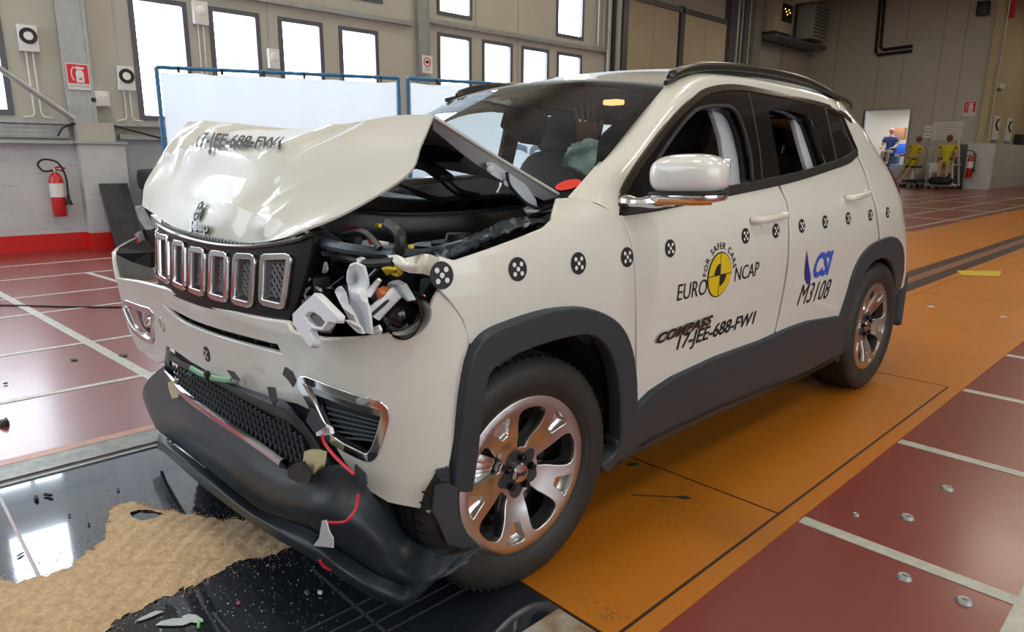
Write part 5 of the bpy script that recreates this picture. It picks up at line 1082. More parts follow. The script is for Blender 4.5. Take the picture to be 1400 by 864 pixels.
pxpoly('torn_liner_flap', [(596, 664), (614, 660), (626, 668), (626, 700), (638, 728), (655, 745), (655, 751), (640, 752), (612, 744), (600, 715), (592, 700)], x=.885, d=(-.006, 0, 0), m=M['clad'])
# chrome strip, broken away at both ends
cs = [(226, 508, -.485), (236, 519, -.505), (247, 533, -.52), (262, 546, -.53), (284, 562, -.54), (306, 577, -.545), (336, 597, -.55), (362, 615, -.55), (388, 634, -.55)]
bm = bmesh.new(); P = smooth_pts(row(cs), 5); tube_bm(bm, P, [.004+.010*min(1, i/12) for i in range(len(P))], 8); fin(bm, 'chrome_strip', M['chrome'], car)
loft('chrome_strip', [row([(262, 548, -.50), (300, 568, -.51), (340, 592, -.52), (372, 612, -.525), (394, 632, -.52)]), row([(268, 546, -.47), (306, 560, -.48), (350, 586, -.48), (386, 606, -.48), (404, 622, -.48)])], M['bay_grey'], car, 24, 3, .006, (0, -1, 1))
# radar bracket fragments, green cable, wax blocks
for k, (a, b, w_) in enumerate(((248, 516, .030), (262, 512, .025), (296, 562, .03), (304, 566, .02), (256, 520, .02))): boxc('metal_fragment', U(a, b, y=-.49), (w_, .012, .012+.004*(k % 2)), M['steel'] if k % 2 else M['chrome'], car, rot=Matrix.Rotation(.4*k, 3, 'Y') @ Matrix.Rotation(.3, 3, 'X'), bev=.002)
tube('green_cable', [U(a, b, y=-.555) for a, b in ((262, 503), (270, 508), (285, 515), (305, 519), (318, 520))], .009, mat('green_cable', (.20, .42, .24), .4), car, 8, 4)
boxc('cable_clamp', U(283, 513, y=-.565), (.02, .014, .026), M['black'], car, bev=.003); boxc('cable_clamp', U(322, 519, y=-.56), (.018, .014, .018), M['steel'], car, bev=.003)
tube('hanging_strut', [U(264, 515, y=-.50), U(258, 530, y=-.50), U(254, 542, y=-.51)], .004, M['bay'], car, 5); tube('hanging_strut', [U(272, 514, y=-.50), U(280, 530, y=-.48)], .004, M['bay'], car, 5)
M['foam'] = mat('yellow_foam', (.62, .54, .33), .8, bump=(60, .6, .003))
pxpoly('foam_block', [(229, 523), (238, 520), (243, 530), (244, 543), (235, 545), (231, 533)], y=-.52, d=(0, .02, 0), m=M['foam']); pxpoly('foam_block', [(416, 617), (432, 622), (430, 640), (424, 656), (414, 650), (414, 630)], y=-.535, d=(0, .03, 0), m=M['foam'])
panel('skirt_hole', FLATY(-.60), spx(rounded([(394, 640), (402, 634), (412, 632), (424, 655), (420, 662), (408, 661), (394, 655)], 2), FLATY(-.60), (.5, .4)), M['black'], car, out=(0, -1, 0), res=.02, thick=.004) if False else pxpoly('skirt_hole', [(392, 641), (402, 634), (412, 632), (425, 650), (423, 660), (408, 660), (394, 654)], y=-.562, d=(0, .01, 0), m=M['black'])
# lower mesh
LM = FLATY(-.46)
clip = spx([(232, 496), (262, 511), (300, 530), (340, 552), (372, 569), (393, 580), (411, 596), (424, 618), (414, 640), (390, 630), (340, 596), (294, 562), (268, 545), (243, 520)], LM, (0, .4))
lattice('lower_grille_mesh', LM, -.75, .75, .20, .75, .030, .018, (0, -.0, 0), M['clad'], car, r=.004, clip=clip)
boxc('lower_grille_backing', (-.02, -.405, .42), (1.3, .02, .40), M['black'], car)
# tape, tabs and wires on the torn edge
for p_ in ([(389, 502), (398, 508), (404, 520), (400, 529), (394, 520), (386, 512)], [(365, 529), (375, 530), (378, 548), (374, 556), (369, 545)], [(425, 558), (437, 572), (444, 583), (430, 592), (418, 575)], [(485, 635), (499, 648), (501, 660), (495, 672), (484, 662)], [(310, 506), (318, 508), (328, 521), (318, 518)]):
    pxpoly('torn_tab', p_, y=-.58 if p_[0][0] < 450 else -.47, d=(0, .004, 0), m=M['clad'])
pxpoly('white_clip', [(432, 584), (440, 580), (450, 586), (452, 594), (440, 596), (432, 596)], y=-.56, d=(0, .01, 0), m=M['wplast'])
pxpoly('silver_tape', [(440, 712), (445, 711), (450, 728), (455, 736), (455, 749), (428, 746), (436, 736)], y=-.575, d=(0, .003, 0), m=mat('silver_tape', (.5, .51, .53), .35))
wr3 = bpy.data.materials['wire_red']
tube('red_wire', [U(a, b, y=-.57) for a, b in ((440, 594), (444, 606), (456, 622), (472, 638), (484, 648))], .004, wr3, car, 6, 5); tube('red_wire', [U(a, b, y=y) for a, b, y in ((490, 676, -.48), (487, 694, -.50), (478, 708, -.52), (468, 714, -.53), (440, 714, -.56))], .004, wr3, car, 6, 5); tube('red_wire', [U(a, b, y=y) for a, b, y in ((437, 766, -.54), (442, 774, -.53), (452, 779, -.51))], .004, wr3, car, 6, 4)
for a, b in ((604, 645), (606, 655)): boxc('bumper_clip', U(a, b, x=.86), (.01, .03, .02), M['clad'], car)
boxc('white_edge_flange', (.835, -.30, .352), (.03, .05, .006), M['paint'], car)
# ------------------------------------------------------------------ mirror, handles
def superell(bm, c, r_, e1=.55, e2=.55, nu=24, nv=14, rot=None, zcut=None):
    sg = lambda a, p: math.copysign(abs(a)**p, a); V = []
    for j in range(nv+1):
        b = -PI/2+PI*j/nv; row_ = []
        for i in range(nu):
            a = 2*PI*i/nu; p = Vector((r_[0]*sg(math.cos(b), e1)*sg(math.cos(a), e2), r_[1]*sg(math.cos(b), e1)*sg(math.sin(a), e2), r_[2]*sg(math.sin(b), e1)))
            if zcut is not None: p.z = min(max(p.z, zcut[0]), zcut[1])
            row_.append(bm.verts.new(Vector(c)+(rot @ p if rot is not None else p)))
        V.append(row_)
    for j in range(nv):
        for i in range(nu): bm.faces.new((V[j][i], V[j][(i+1) % nu], V[j+1][(i+1) % nu], V[j+1][i]))
def sell(name, c, r_, m, parent, **k):
    bm = bmesh.new(); superell(bm, c, r_, **k); bmesh.ops.remove_doubles(bm, verts=bm.verts, dist=1e-5); return fin(bm, name, m, parent, autosharp=60)
for s in (1, -1):
    rt = Matrix.Rotation(s*R(6), 3, 'Z') @ Matrix.Rotation(R(-2)*s, 3, 'Y')
    mr = sell('wing_mirror', (s*1.035, .485, 1.184), (.112, .085, .060), mat('mirror_white', (.82, .82, .80), .2, coat=1) if s == 1 else bpy.data.materials['mirror_white'], car, e1=.72, e2=.75, nu=36, nv=22, rot=rt, zcut=(-.046, 1))
    sell('mirror_lower_shell', (s*1.035, .485, 1.124), (.110, .082, .020), M['chrome'], mr, e1=.6, e2=.7, rot=rt, zcut=(-.018, .006)); sell('mirror_seam', (s*1.035, .485, 1.133), (.1125, .085, .005), M['black'], mr, e1=.3, e2=.7, rot=rt)
    boxc('mirror_glass', (s*1.035, .568, 1.188), (.16, .006, .085), M['chrome'], mr, bev=.002)
    a = [Vector((s*x, y, z)) for x, y, z in ((.845, .43, 1.105), (.89, .435, 1.100), (.95, .445, 1.108), (1.0, .47, 1.112))]
    bm = bmesh.new(); tube_bm(bm, smooth_pts(a, 4), [.028+.004*math.sin(i) for i in range(13)], 10); bmesh.ops.scale(bm, vec=(1, 1, .62), verts=bm.verts, space=Matrix.Translation((0, 0, -1.105))); fin(bm, 'mirror_arm', M['chrome'], mr)
    am = [Vector((s*x, y, z)) for x, y, z in ((.99, .405, 1.110), (1.05, .408, 1.111), (1.10, .42, 1.112), (1.132, .45, 1.114))]
    tube('indicator_strip', smooth_pts(am, 3), .008, mat('amber_strip', (.50, .18, .04), .3) if s == 1 else bpy.data.materials['amber_strip'], mr, 8)
def handle(px0, px1, nm='door_handle'):
    a, b = [Vector(SIDE(*spx([p], g=(1.5, 1.0))[0])) for p in (px0, px1)]
    for s in (1, -1):
        P = [Vector((s*p.x, p.y, p.z)) for p in (a, b)]; o = Vector((s*.030, 0, 0)); d = P[1]-P[0]
        pts = [P[0]-d*.0, P[0]+d*.06+o*.8, P[0]+d*.25+o*1.1, P[0]+d*.6+o*1.12, P[0]+d*.92+o*.95, P[1]]
        bm = bmesh.new(); Q = smooth_pts(pts, 4); tube_bm(bm, Q, [.010]+[.015]*(len(Q)-2)+[.012], 12); h = fin(bm, nm, M['paint'], car)
        u0 = (a.y+b.y)/2; v0 = (a.z+b.z)/2; el = [(u0+(.070)*math.cos(t*PI/12), v0-.008+.040*math.sin(t*PI/12)) for t in range(24)]
        c = panel('handle_cup', SIDE, el, M['paint_in'] if False else M['paint'], h, res=.02, thick=.0, lift=.0015)
        if s == -1: c.data.transform(Matrix.Diagonal((-1, 1, 1, 1))); c.data.flip_normals()
handle((1026, 301), (1068, 293)); handle((1155, 271), (1181, 263))
# ------------------------------------------------------------------ decals
def conform(name, F, V, T, m, parent, lift=.0015):
    me = bpy.data.meshes.new(name); u = np.array([v[0] for v in V]); v_ = np.array([v[1] for v in V]); X = F(u, v_)
    return X
def on_surface(name, F, out, uv, faces, m, parent, lift):
    uv = np.array(uv); X = F(uv[:, 0], uv[:, 1]); N = normals(F, uv[:, 0], uv[:, 1], out); X = X+N*lift
    me = bpy.data.meshes.new(name); me.from_pydata([tuple(x) for x in X], [], faces); me.polygons.foreach_set('use_smooth', [True]*len(faces)); me.update()
    try: me.normals_split_custom_set_from_vertices([tuple(n) for n in N])
    except Exception: pass
    return link(name, me, m, parent)
def metric(F, u, v):
    e = 1e-3; return (np.linalg.norm(F(np.array(u+e), np.array(v))-F(np.array(u-e), np.array(v)))/(2*e), np.linalg.norm(F(np.array(u), np.array(v+e))-F(np.array(u), np.array(v-e)))/(2*e))
def disc_uv(F, c, r_, n=28):
    mu, mv = metric(F, *c); return [c]+[(c[0]+r_/mu*math.cos(2*PI*k/n), c[1]+r_/mv*math.sin(2*PI*k/n)) for k in range(n)], [(0, 1+k, 1+(k+1) % n) for k in range(n)]
M['marker_white'] = mat('marker_white', (.8, .8, .8), .5)
def marker(F, out, px, r_=.031, g=(1, .9), parent=car, tall=1.0):
    c = inv(F, px[0], px[1], g); uv, fc = disc_uv(F, c, r_); m0 = on_surface('target_marker', F, out, uv, fc, M['ink'], parent, .002)
    mu, mv = metric(F, *c); k5 = [(0, 0)]+[(.55*r_*math.cos(R(45+90*i)), .55*r_*math.sin(R(45+90*i))) for i in range(4)]; UV = []; FC = []
    for (a, b) in k5:
        q, f = disc_uv(F, (c[0]+a/mu, c[1]+b/mv), r_*.2, 12); o = len(UV); UV += q; FC += [tuple(i+o for i in t) for t in f]
    on_surface('marker_dots', F, out, UV, FC, M['marker_white'], m0, .0035)
for p_, r_ in (((603.5, 376.5), .033), ((707.5, 368), .031), ((790.5, 360), .031), ((857, 351.5), .030), ((916, 339.5), .029), ((1019, 322.5), .029), ((1060.5, 315.5), .029), ((1096, 309), .029), ((1128, 303.5), .029), ((1159.5, 298.5), .029), ((1190, 294), .028), ((1213.5, 290.5), .028)):
    marker(SIDE, (1, 0, 0), p_, r_, g=(.9, .95))
marker(BS, (0, -1, 0), (283, 484), .024, g=(6.8*SU, .64))
def text_on(F, out, s, pL, pR, m, parent, g, hs=1.0, shear=0., bold=0., space=1.0, lift=.002, name='lettering'):
    a = np.array(inv(F, *pL, g)); b = np.array(inv(F, *pR, g)); mu, mv = metric(F, *((a+b)/2)); d = (b-a)*np.array([mu, mv]); L_ = np.linalg.norm(d); d /= L_; n = np.array([-d[1], d[0]])
    V, Fc = text_mesh(s, 1.0, shear=shear, bold=bold, space=space, align='LEFT', ay='TOP_BASELINE'); x0 = min(v.x for v in V); x1 = max(v.x for v in V); k = L_/(x1-x0)
    uv = [tuple(a+((v.x-x0)*k*d+v.y*k*hs*n)/np.array([mu, mv])) for v in V]
    # keep glyphs facing outwards
    return on_surface(name, F, out, uv, Fc, m, parent, lift)
SD = (SIDE, (1, 0, 0))
text_on(*SD, 'EURO', (925, 411.5), (965, 402), M['ink'], car, (.75, .8), hs=1.12)
text_on(*SD, 'NCAP', (1003.5, 385), (1036, 376), M['ink'], car, (1.2, .8), hs=1.12)
text_on(*SD, '17-JEE-688-FW1', (924, 478), (1031, 441.5), M['ink'], car, (1, .6), hs=.84, shear=.15, bold=.022)
text_on(*SD, 'M3108', (1089, 417.5), (1131.5, 407), M['ink'], car, (1.8, .6), hs=1.15, shear=.2)
M['csi_blue'] = mat('sticker_blue', (.03, .10, .55), .4); M['csi_navy'] = mat('sticker_navy', (.02, .03, .22), .4)
text_on(*SD, 'CSI', (1110, 379), (1134, 373.5), M['csi_blue'], car, (1.8, .7), hs=1.15, shear=.2, bold=.04)
cb_ = text_on(*SD, 'COMPASS', (895, 469.5), (971, 441.5), M['ink'], car, (.8, .62), hs=.62, shear=.3, bold=.045, space=1.05, lift=.008, name='badge'); text_on(*SD, 'COMPASS', (896, 468.8), (970, 441.5), M['trimdark'], cb_, (.8, .62), hs=.58, shear=.3, bold=.012, space=1.08, lift=.010, name='badge_face')
sw = rounded([np.array(p) for p in spx([(1102.5, 342), (1105, 362), (1108, 376), (1107, 388), (1103, 388), (1100, 381), (1100, 366)], g=(1.7, .8))], 4, (0, 3))
sw1 = panel('swoosh_sticker', SIDE, sw, M['csi_navy'], car, res=.012, thick=0, lift=.002)
sw2 = rounded([np.array(p) for p in spx([(1103, 345), (1104.2, 362), (1105, 376), (1107, 380), (1107, 374), (1104.6, 360)], g=(1.7, .8))], 3, (0,)); panel('swoosh_highlight', SIDE, sw2, M['csi_blue'], sw1, res=.012, thick=0, lift=.0035)
# round yellow emblem
ec = inv(SIDE, 983.5, 375.5, (1.0, .8)); et = inv(SIDE, 983.5, 345.5, (1.0, .8)); er = math.hypot(et[0]-ec[0], (et[1]-ec[1]))*1.0
def sector(r0, r1, a0, a1, n=14):
    P = [(r1*math.cos(R(a0+(a1-a0)*k/n)), r1*math.sin(R(a0+(a1-a0)*k/n))) for k in range(n+1)]; P += [(0, 0)] if r0 == 0 else [(r0*math.cos(R(a1+(a0-a1)*k/n)), r0*math.sin(R(a1+(a0-a1)*k/n))) for k in range(n+1)]; return [(ec[0]+a, ec[1]+b) for a, b in P]
uv, fc = disc_uv(SIDE, ec, er*1.03, 40); em = on_surface('yellow_emblem', *SD, uv, fc, M['ink'], car, .0015)
uv, fc = disc_uv(SIDE, ec, er*.975, 40); on_surface('emblem_disc', *SD, uv, fc, mat('emblem_yellow', (.72, .52, .01), .4), em, .003)
for a in (90, 270): P = sector(0, er*.52, a+2, a+92); on_surface('emblem_quadrant', *SD, P, [tuple(range(len(P)))], M['ink'], em, .0045)
for a, b in (((-1, .0), (1, .0)), ((0, -1), (0, 1))):
    w_ = er*.018; q = [(ec[0]+a[0]*er-(w_ if a[0] == 0 else 0), ec[1]+a[1]*er-(w_ if a[1] == 0 else 0)), (ec[0]+b[0]*er-(w_ if a[0] == 0 else 0), ec[1]+b[1]*er-(w_ if a[1] == 0 else 0)), (ec[0]+b[0]*er+(w_ if a[0] == 0 else 0), ec[1]+b[1]*er+(w_ if a[1] == 0 else 0)), (ec[0]+a[0]*er+(w_ if a[0] == 0 else 0), ec[1]+a[1]*er+(w_ if a[1] == 0 else 0))]
    on_surface('emblem_line', *SD, q, [(0, 1, 2, 3)], M['ink'], em, .0048)
# lettering bent round the emblem
s_ = 'FOR SAFER CARS'; wd = []; 
glyphs = [text_mesh(ch, er*.40, bold=er*.006, align='CENTER', ay='BOTTOM_BASELINE') if ch != ' ' else None for ch in s_]
wds = [(max(v.x for v in g_[0])-min(v.x for v in g_[0]) if g_ else er*.16)+er*.10 for g_ in glyphs]; tot = sum(wds); rad = er*1.16; pos = -tot/2; UV = []; FC = []
for g_, w_ in zip(glyphs, wds):
    c_ = pos+w_/2; pos += w_
    if g_ is None: continue
    th = R(93)-c_/tot*R(172); o = len(UV)
    for v in g_[0]:
        rr = rad+v.y; UV.append((ec[0]+rr*math.cos(th)+v.x*math.sin(th), ec[1]+rr*math.sin(th)-v.x*math.cos(th)))
    FC += [tuple(i+o for i in f) for f in g_[1]]
on_surface('arched_lettering', *SD, UV, FC, M['ink'], car, .002)
# bonnet lettering and badge, lying on the buckled sheet
from mathutils.bvhtree import BVHTree
hme = hood.data; _t = BVHTree.FromPolygons([v.co.copy() for v in hme.vertices], [tuple(p.vertices) for p in hme.polygons])
def on_hood(px, py):
    d = Vector(ray(px, py)).normalized(); hit = _t.ray_cast(Vector(CAMP), d)
    return hit
def px_text_hood(s, p0, p1, up, m, parent, shear=0., bold=0., lift=.003, name='lettering', hs=1.0, extr=None):
    V, Fc = text_mesh(s, 1.0, shear=shear, bold=bold, align='LEFT', ay='TOP_BASELINE'); x0 = min(v.x for v in V); x1 = max(v.x for v in V); y1 = max(v.y for v in V); co = []
    bm = bmesh.new(); bv = [bm.verts.new(v) for v in V]
    for f in Fc:
        try: bm.faces.new([bv[i] for i in f])
        except ValueError: pass
    bmesh.ops.triangulate(bm, faces=bm.faces)
    for _ in range(3):
        es = [e for e in bm.edges if e.calc_length() > (x1-x0)*.012]; bmesh.ops.subdivide_edges(bm, edges=es, cuts=1); bmesh.ops.triangulate(bm, faces=bm.faces)
    bm.verts.index_update(); V = [v.co.copy() for v in bm.verts]; Fc = [tuple(v.index for v in f.verts) for f in bm.faces]; bm.free()
    # frame of the text on the sheet, from three points of the sheet
    A = on_hood(*p0); B = on_hood(*p1); C = on_hood(p0[0]+up[0], p0[1]+up[1]); a, b, c = A[0], B[0], C[0]; ex = (b-a)/(x1-x0); ey = (c-a)/y1
    fn = ex.cross(ey).normalized(); fn = fn if fn.dot(Vector(CAMP)-a) > 0 else -fn
    for v in V:
        P = a+ex*(v.x-x0)+ey*v.y*hs; h = _t.ray_cast(P+fn*.25, -fn); q = h[0] if h[0] is not None else P; co.append(q+fn*lift)
    me = bpy.data.meshes.new(name); me.from_pydata(co, [], Fc); return link(name, me, m, parent)
px_text_hood('17-JEE-688-FW1', (270, 203), (386, 207), (8, -17), M['ink'], hood, bold=.028, lift=.009)
bd_ = px_text_hood('Jeep', (264, 315), (291, 319), (0, -13), M['chrome'], hood, bold=.03, lift=.014, name='badge'); px_text_hood('Jeep', (263.5, 316), (290.5, 320), (0, -13), M['ink'], bd_, bold=.045, lift=.008, name='badge_shadow')
def hood_marker(px, py, r_):
    h = on_hood(px, py); c, n = h[0], h[1]; n = n if n.dot(Vector((0, -1, .5))) > 0 else -n; a = n.orthogonal().normalized(); b = n.cross(a)
    bm = bmesh.new(); vs = [bm.verts.new(c+n*.008+(a*math.cos(k*PI/14)+b*math.sin(k*PI/14))*r_) for k in range(28)]; bm.faces.new(vs); m0 = fin(bm, 'target_marker', M['ink'], hood, smooth=False)
    bm = bmesh.new()
    for q in [(0, 0)]+[(.55, 45+90*i) for i in range(4)]:
        cc = c+n*.0095+(a*math.cos(R(q[1]))+b*math.sin(R(q[1])))*r_*q[0]; bm.faces.new([bm.verts.new(cc+(a*math.cos(k*PI/6)+b*math.sin(k*PI/6))*r_*.2) for k in range(12)])
    fin(bm, 'marker_dots', M['marker_white'], m0, smooth=False)
hood_marker(275, 290, .034)
# coloured print on the ridge of the bonnet, wrinkled away
for q, m_ in (([(360, 179), (378, 172), (400, 170), (392, 178), (372, 182)], 'emblem_yellow'), ([(378, 173), (398, 170.5), (397, 173.5), (381, 176)], 'sticker_navy')):
    pts = [on_hood(*p) for p in q]
    if all(p[0] is not None for p in pts):
        me = bpy.data.meshes.new('print'); me.from_pydata([p[0]+Vector((0, -.003, .004)) for p in pts], [], [tuple(range(len(pts)))]); link('bonnet_print', me, bpy.data.materials[m_], hood)
for s_, p0, p1 in (('NCAP', (402, 180), (420, 182)), ('CARS', (424, 174), (440, 170))):
    try: px_text_hood(s_, p0, p1, (4, -7), M['ink_grey'], hood, name='bonnet_print')
    except Exception as ex_: print('hood print', ex_)
# roof marks
for x in (735, 748):
    c = U(x, 111.5, y=.975); boxc('roof_marker', c+Vector((0, .01, .012)), (.022, .05, .002), M['ink'], car, rot=Matrix.Rotation(.25, 3, 'X'))
# red disc on the windscreen
c = inv(WS, 777, 253.5, (.8, .15)); uv, fc = disc_uv(WS, c, .030, 28); on_surface('red_disc_sticker', WS, (0, -1, 1), [(c[0]+(p[0]-c[0])*1.25, p[1]) for p in uv], fc, mat('sticker_red', (.75, .03, .02), .5), ws, .003)
# wipers
for pts in ([(-.52, .05, 1.09), (-.3, .10, 1.12), (.05, .18, 1.16), (.18, .22, 1.18)], [(.50, .06, 1.08), (.42, .03, 1.10), (.30, .05, 1.115)]):
    tube('wiper_arm', [Vector(p)+Vector((0, -.05, .02)) for p in pts], .010, M['black'], car, 6, 3)
boxc('wiper_blade', U(589, 229, y=-.02), (.16, .05, .022), M['bay'], car, rot=Matrix.Rotation(R(22), 3, 'Y'), bev=.006)
tube('wiper_arm', [U(558, 222, y=.02), U(590, 232, y=.05), U(625, 262, y=.12), U(655, 270, y=.15)], .014, M['bay'], car, 8, 3)
# ------------------------------------------------------------------ cabin
M['seat'] = mat('seat_cloth', (.055, .058, .066), .75, bump=(80, .2, .002)); M['dash'] = mat('dashboard', (.018, .018, .02), .5); M['liner_grey'] = mat('headliner', (.42, .45, .46), .8)
loft('dashboard', [[(-.70, .30, 1.075), (-.35, .14, 1.035), (0, .08, 1.02), (.35, .14, 1.035), (.70, .30, 1.075)], [(-.70, .62, 1.06), (-.35, .60, 1.045), (0, .60, 1.04), (.35, .60, 1.06), (.70, .62, 1.06)], [(-.70, .74, .98), (-.35, .74, .97), (0, .74, .95), (.35, .74, .98), (.70, .74, .98)], [(-.70, .70, .70), (0, .70, .60), (.70, .70, .70)]], M['dash'], car, 24, 5, .02, (0, 0, 1))
boxc('cabin_floor', (0, 1.6, .36), (1.5, 2.9, .05), M['black'], car)
for s in (-1, 1): boxc('door_card', (s*.79, 1.45, .72), (.06, 2.1, .62), M['dash'], car, bev=.02)
boxc('parcel_shelf', (0, 2.75, .95), (1.2, .45, .03), M['dash'], car)
hl = []
for y, zz, xx in zip(yr, zc, xe): hl.append([(xx*.96*s, y, float(ze(y))-.035+(zz-float(ze(y)))*(1-abs(s)**2.4)) for s in (-1, -.7, 0, .7, 1)])
loft('headliner', hl, M['liner_grey'], car, 20, 4, .01, (0, 0, -1))
def seat(x, y, rear=False):
    s = sell('seat', (x, y, .58), (.25, .26, .10), M['seat'], car, e1=.5, e2=.5); rt = Matrix.Rotation(R(-14), 3, 'X')
    sell('seat_back', (x, y+.27, .93 if not rear else .84), (.25 if not rear else .30, .085, .34), M['seat'], s, e1=.55, e2=.55, rot=rt); sell('head_restraint', (x, y+.35, 1.34 if not rear else 1.20), (.135, .06, .10 if not rear else .06), M['seat'], s, e1=.7, e2=.6, rot=rt)
    for k in (-.05, .05): tube('restraint_post', [(x+k, y+.31, 1.18), (x+k, y+.34, 1.3)], .007, M['steel'], s)
for x in (-.37, .37): seat(x, 1.12)
seat(-.36, 2.05, True); seat(.36, 2.05, True)
# light pillar trims seen through the open windows
panel('pillar_trim', SIDE, spx([(990, 140), (1006, 143), (1018, 165), (1026, 205), (1031, 252), (1011, 258), (1009, 215), (1003, 178), (996, 155)], g=(1.4, 1.3)), M['inner_grey'], car, res=.04, thick=.02, lift=-.055)
panel('pillar_trim', SIDE, spx([(1100, 155), (1108, 158), (1119, 190), (1130, 228), (1122, 231), (1112, 196)], g=(2.1, 1.3)), M['inner_grey'], car, res=.04, thick=.02, lift=-.055)
bm = bmesh.new(); tube_bm(bm, [(.37+.185*math.cos(t*PI/16), .86+.05*math.sin(t*PI/16), .98+.175*math.sin(t*PI/16)) for t in range(32)], .015, 8, closed=True); fin(bm, 'steering_wheel', M['black'], car)
sell('steering_hub', (.37, .84, .98), (.08, .04, .06), M['black'], car)
# rear view mirror with a camera box, map light, belts
ib = boxc('camera_box', U(716, 166, y=.80), (.20, .10, .13), mat('camera_box', (.02, .021, .026), .5), car, rot=Matrix.Rotation(R(22), 3, 'Y') @ Matrix.Rotation(R(-15), 3, 'Z'), bev=.012); tube('camera_box_handle', [U(700, 158, y=.76), U(697, 168, y=.76), U(703, 178, y=.76)], .006, M['black'], ib, 6, 3)
boxc('mirror_mount', U(699, 148, y=.74), (.16, .05, .03), M['dash'], car, bev=.008)
boxc('map_light', U(839, 140, y=.95), (.07, .05, .02), mat('map_light', (.8, .4, .15), .4, emit=(1, .45, .15, 2.2)), car, bev=.006)
tube('belt', [U(985, 165, x=.58), U(993, 205, x=.60), U(988, 235, x=.62)], .006, M['white_p'], car, 6, 4)
pxpoly('seat_belt', [(975, 240), (1003, 222), (1005, 232), (985, 248)], x=.64, d=(-.004, 0, 0), m=M['inner_grey'])
boxc('belt_unit', U(978, 165, x=.45), (.05, .06, .06), mat('sensor_white', (.55, .55, .55), .5), car, bev=.006); boxc('blue_sensor', U(965, 152, x=.45), (.05, .06, .05), mat('sensor_blue', (.03, .08, .3), .5), car, bev=.006)
# deflated airbag
M['airbag'] = mat('airbag_cloth', (.42, .56, .52), .75, bump=(14, .7, .02))
ag = [[(768, 226), (785, 232), (800, 238), (812, 237)], [(772, 212), (790, 214), (808, 220), (822, 226)], [(780, 200), (797, 200), (815, 206), (832, 212)], [(788, 195), (803, 192), (820, 193), (838, 200)]]
loft('airbag', [[U(a, b, x=.40+.02*((i+j) % 2)) for j, (a, b) in enumerate(r_)] for i, r_ in enumerate(ag)], M['airbag'], car, 24, 8, .01, (0, -1, .5), disp=lambda G: G+np.random.RandomState(9).normal(0, .0012, G.shape))
# dummy hand raised behind the airbag: palm, four fingers and a thumb
M['dskin'] = mat('dummy_vinyl', (.24, .10, .07), .55)
hd = empty('raised_dummy_hand', U(801, 178, x=.30), 0, 'raised brown hand of a crash-test dummy behind the windscreen', 'crash dummy')
def hand(parent, m, flip=1):
    """palm in the local xz plane, fingers up"""
    bm = bmesh.new(); superell(bm, (0, 0, -.01), (.041, .014, .048), e1=.6, e2=.6)
    for bx_, L_, lean, r_ in ((-.031, .062, -.16, .0078), (-.011, .076, -.06, .0085), (.010, .082, .03, .0088), (.030, .074, .12, .0084)):
        P = [Vector((bx_, 0, .028)), Vector((bx_+lean*L_*.45, -.003, .03+L_*.45)), Vector((bx_+lean*L_*.8, -.008, .03+L_*.8)), Vector((bx_+lean*L_, -.012, .03+L_))]
        tube_bm(bm, smooth_pts(P, 3), [r_]*7+[r_*.9, r_*.75, r_*.4], 10)
    P = [Vector((.034, 0, -.030)), Vector((.056, -.006, -.006)), Vector((.066, -.01, .016)), Vector((.070, -.012, .034))]; tube_bm(bm, smooth_pts(P, 3), [.012, .012, .011, .011, .010, .010, .0095, .009, .008, .004], 10)
    tube_bm(bm, [Vector((0, .0, -.05)), Vector((-.005, .01, -.10)), Vector((-.03, .05, -.30))], [.026, .027, .04], 12)
    return fin(bm, 'hand', m, parent, autosharp=0)
h_ = hand(hd, M['dskin']); hd.rotation_euler = (R(8), R(-4), R(38)); hd.scale = (.92, .92, .92)
# blue letters on the second screen, seen through the windscreen
lettering('CSI', Vector(sc2.location)+Vector((.42, 1.34, 1.16)), (1.09, 3.53, 0), (0, 0, 1), .50, mat('screen_print', (.25, .38, .58), .7), None, name='screen_print', bold=.01)
_t_o = bpy.data.objects['screen_print']; _t_o.parent = sc2; _t_o.matrix_parent_inverse = (Matrix.Translation(sc2.location) @ Matrix.Rotation(sc2.rotation_euler[2], 4, 'Z')).inverted(); _t_o.location = (.02, -.005, 0)
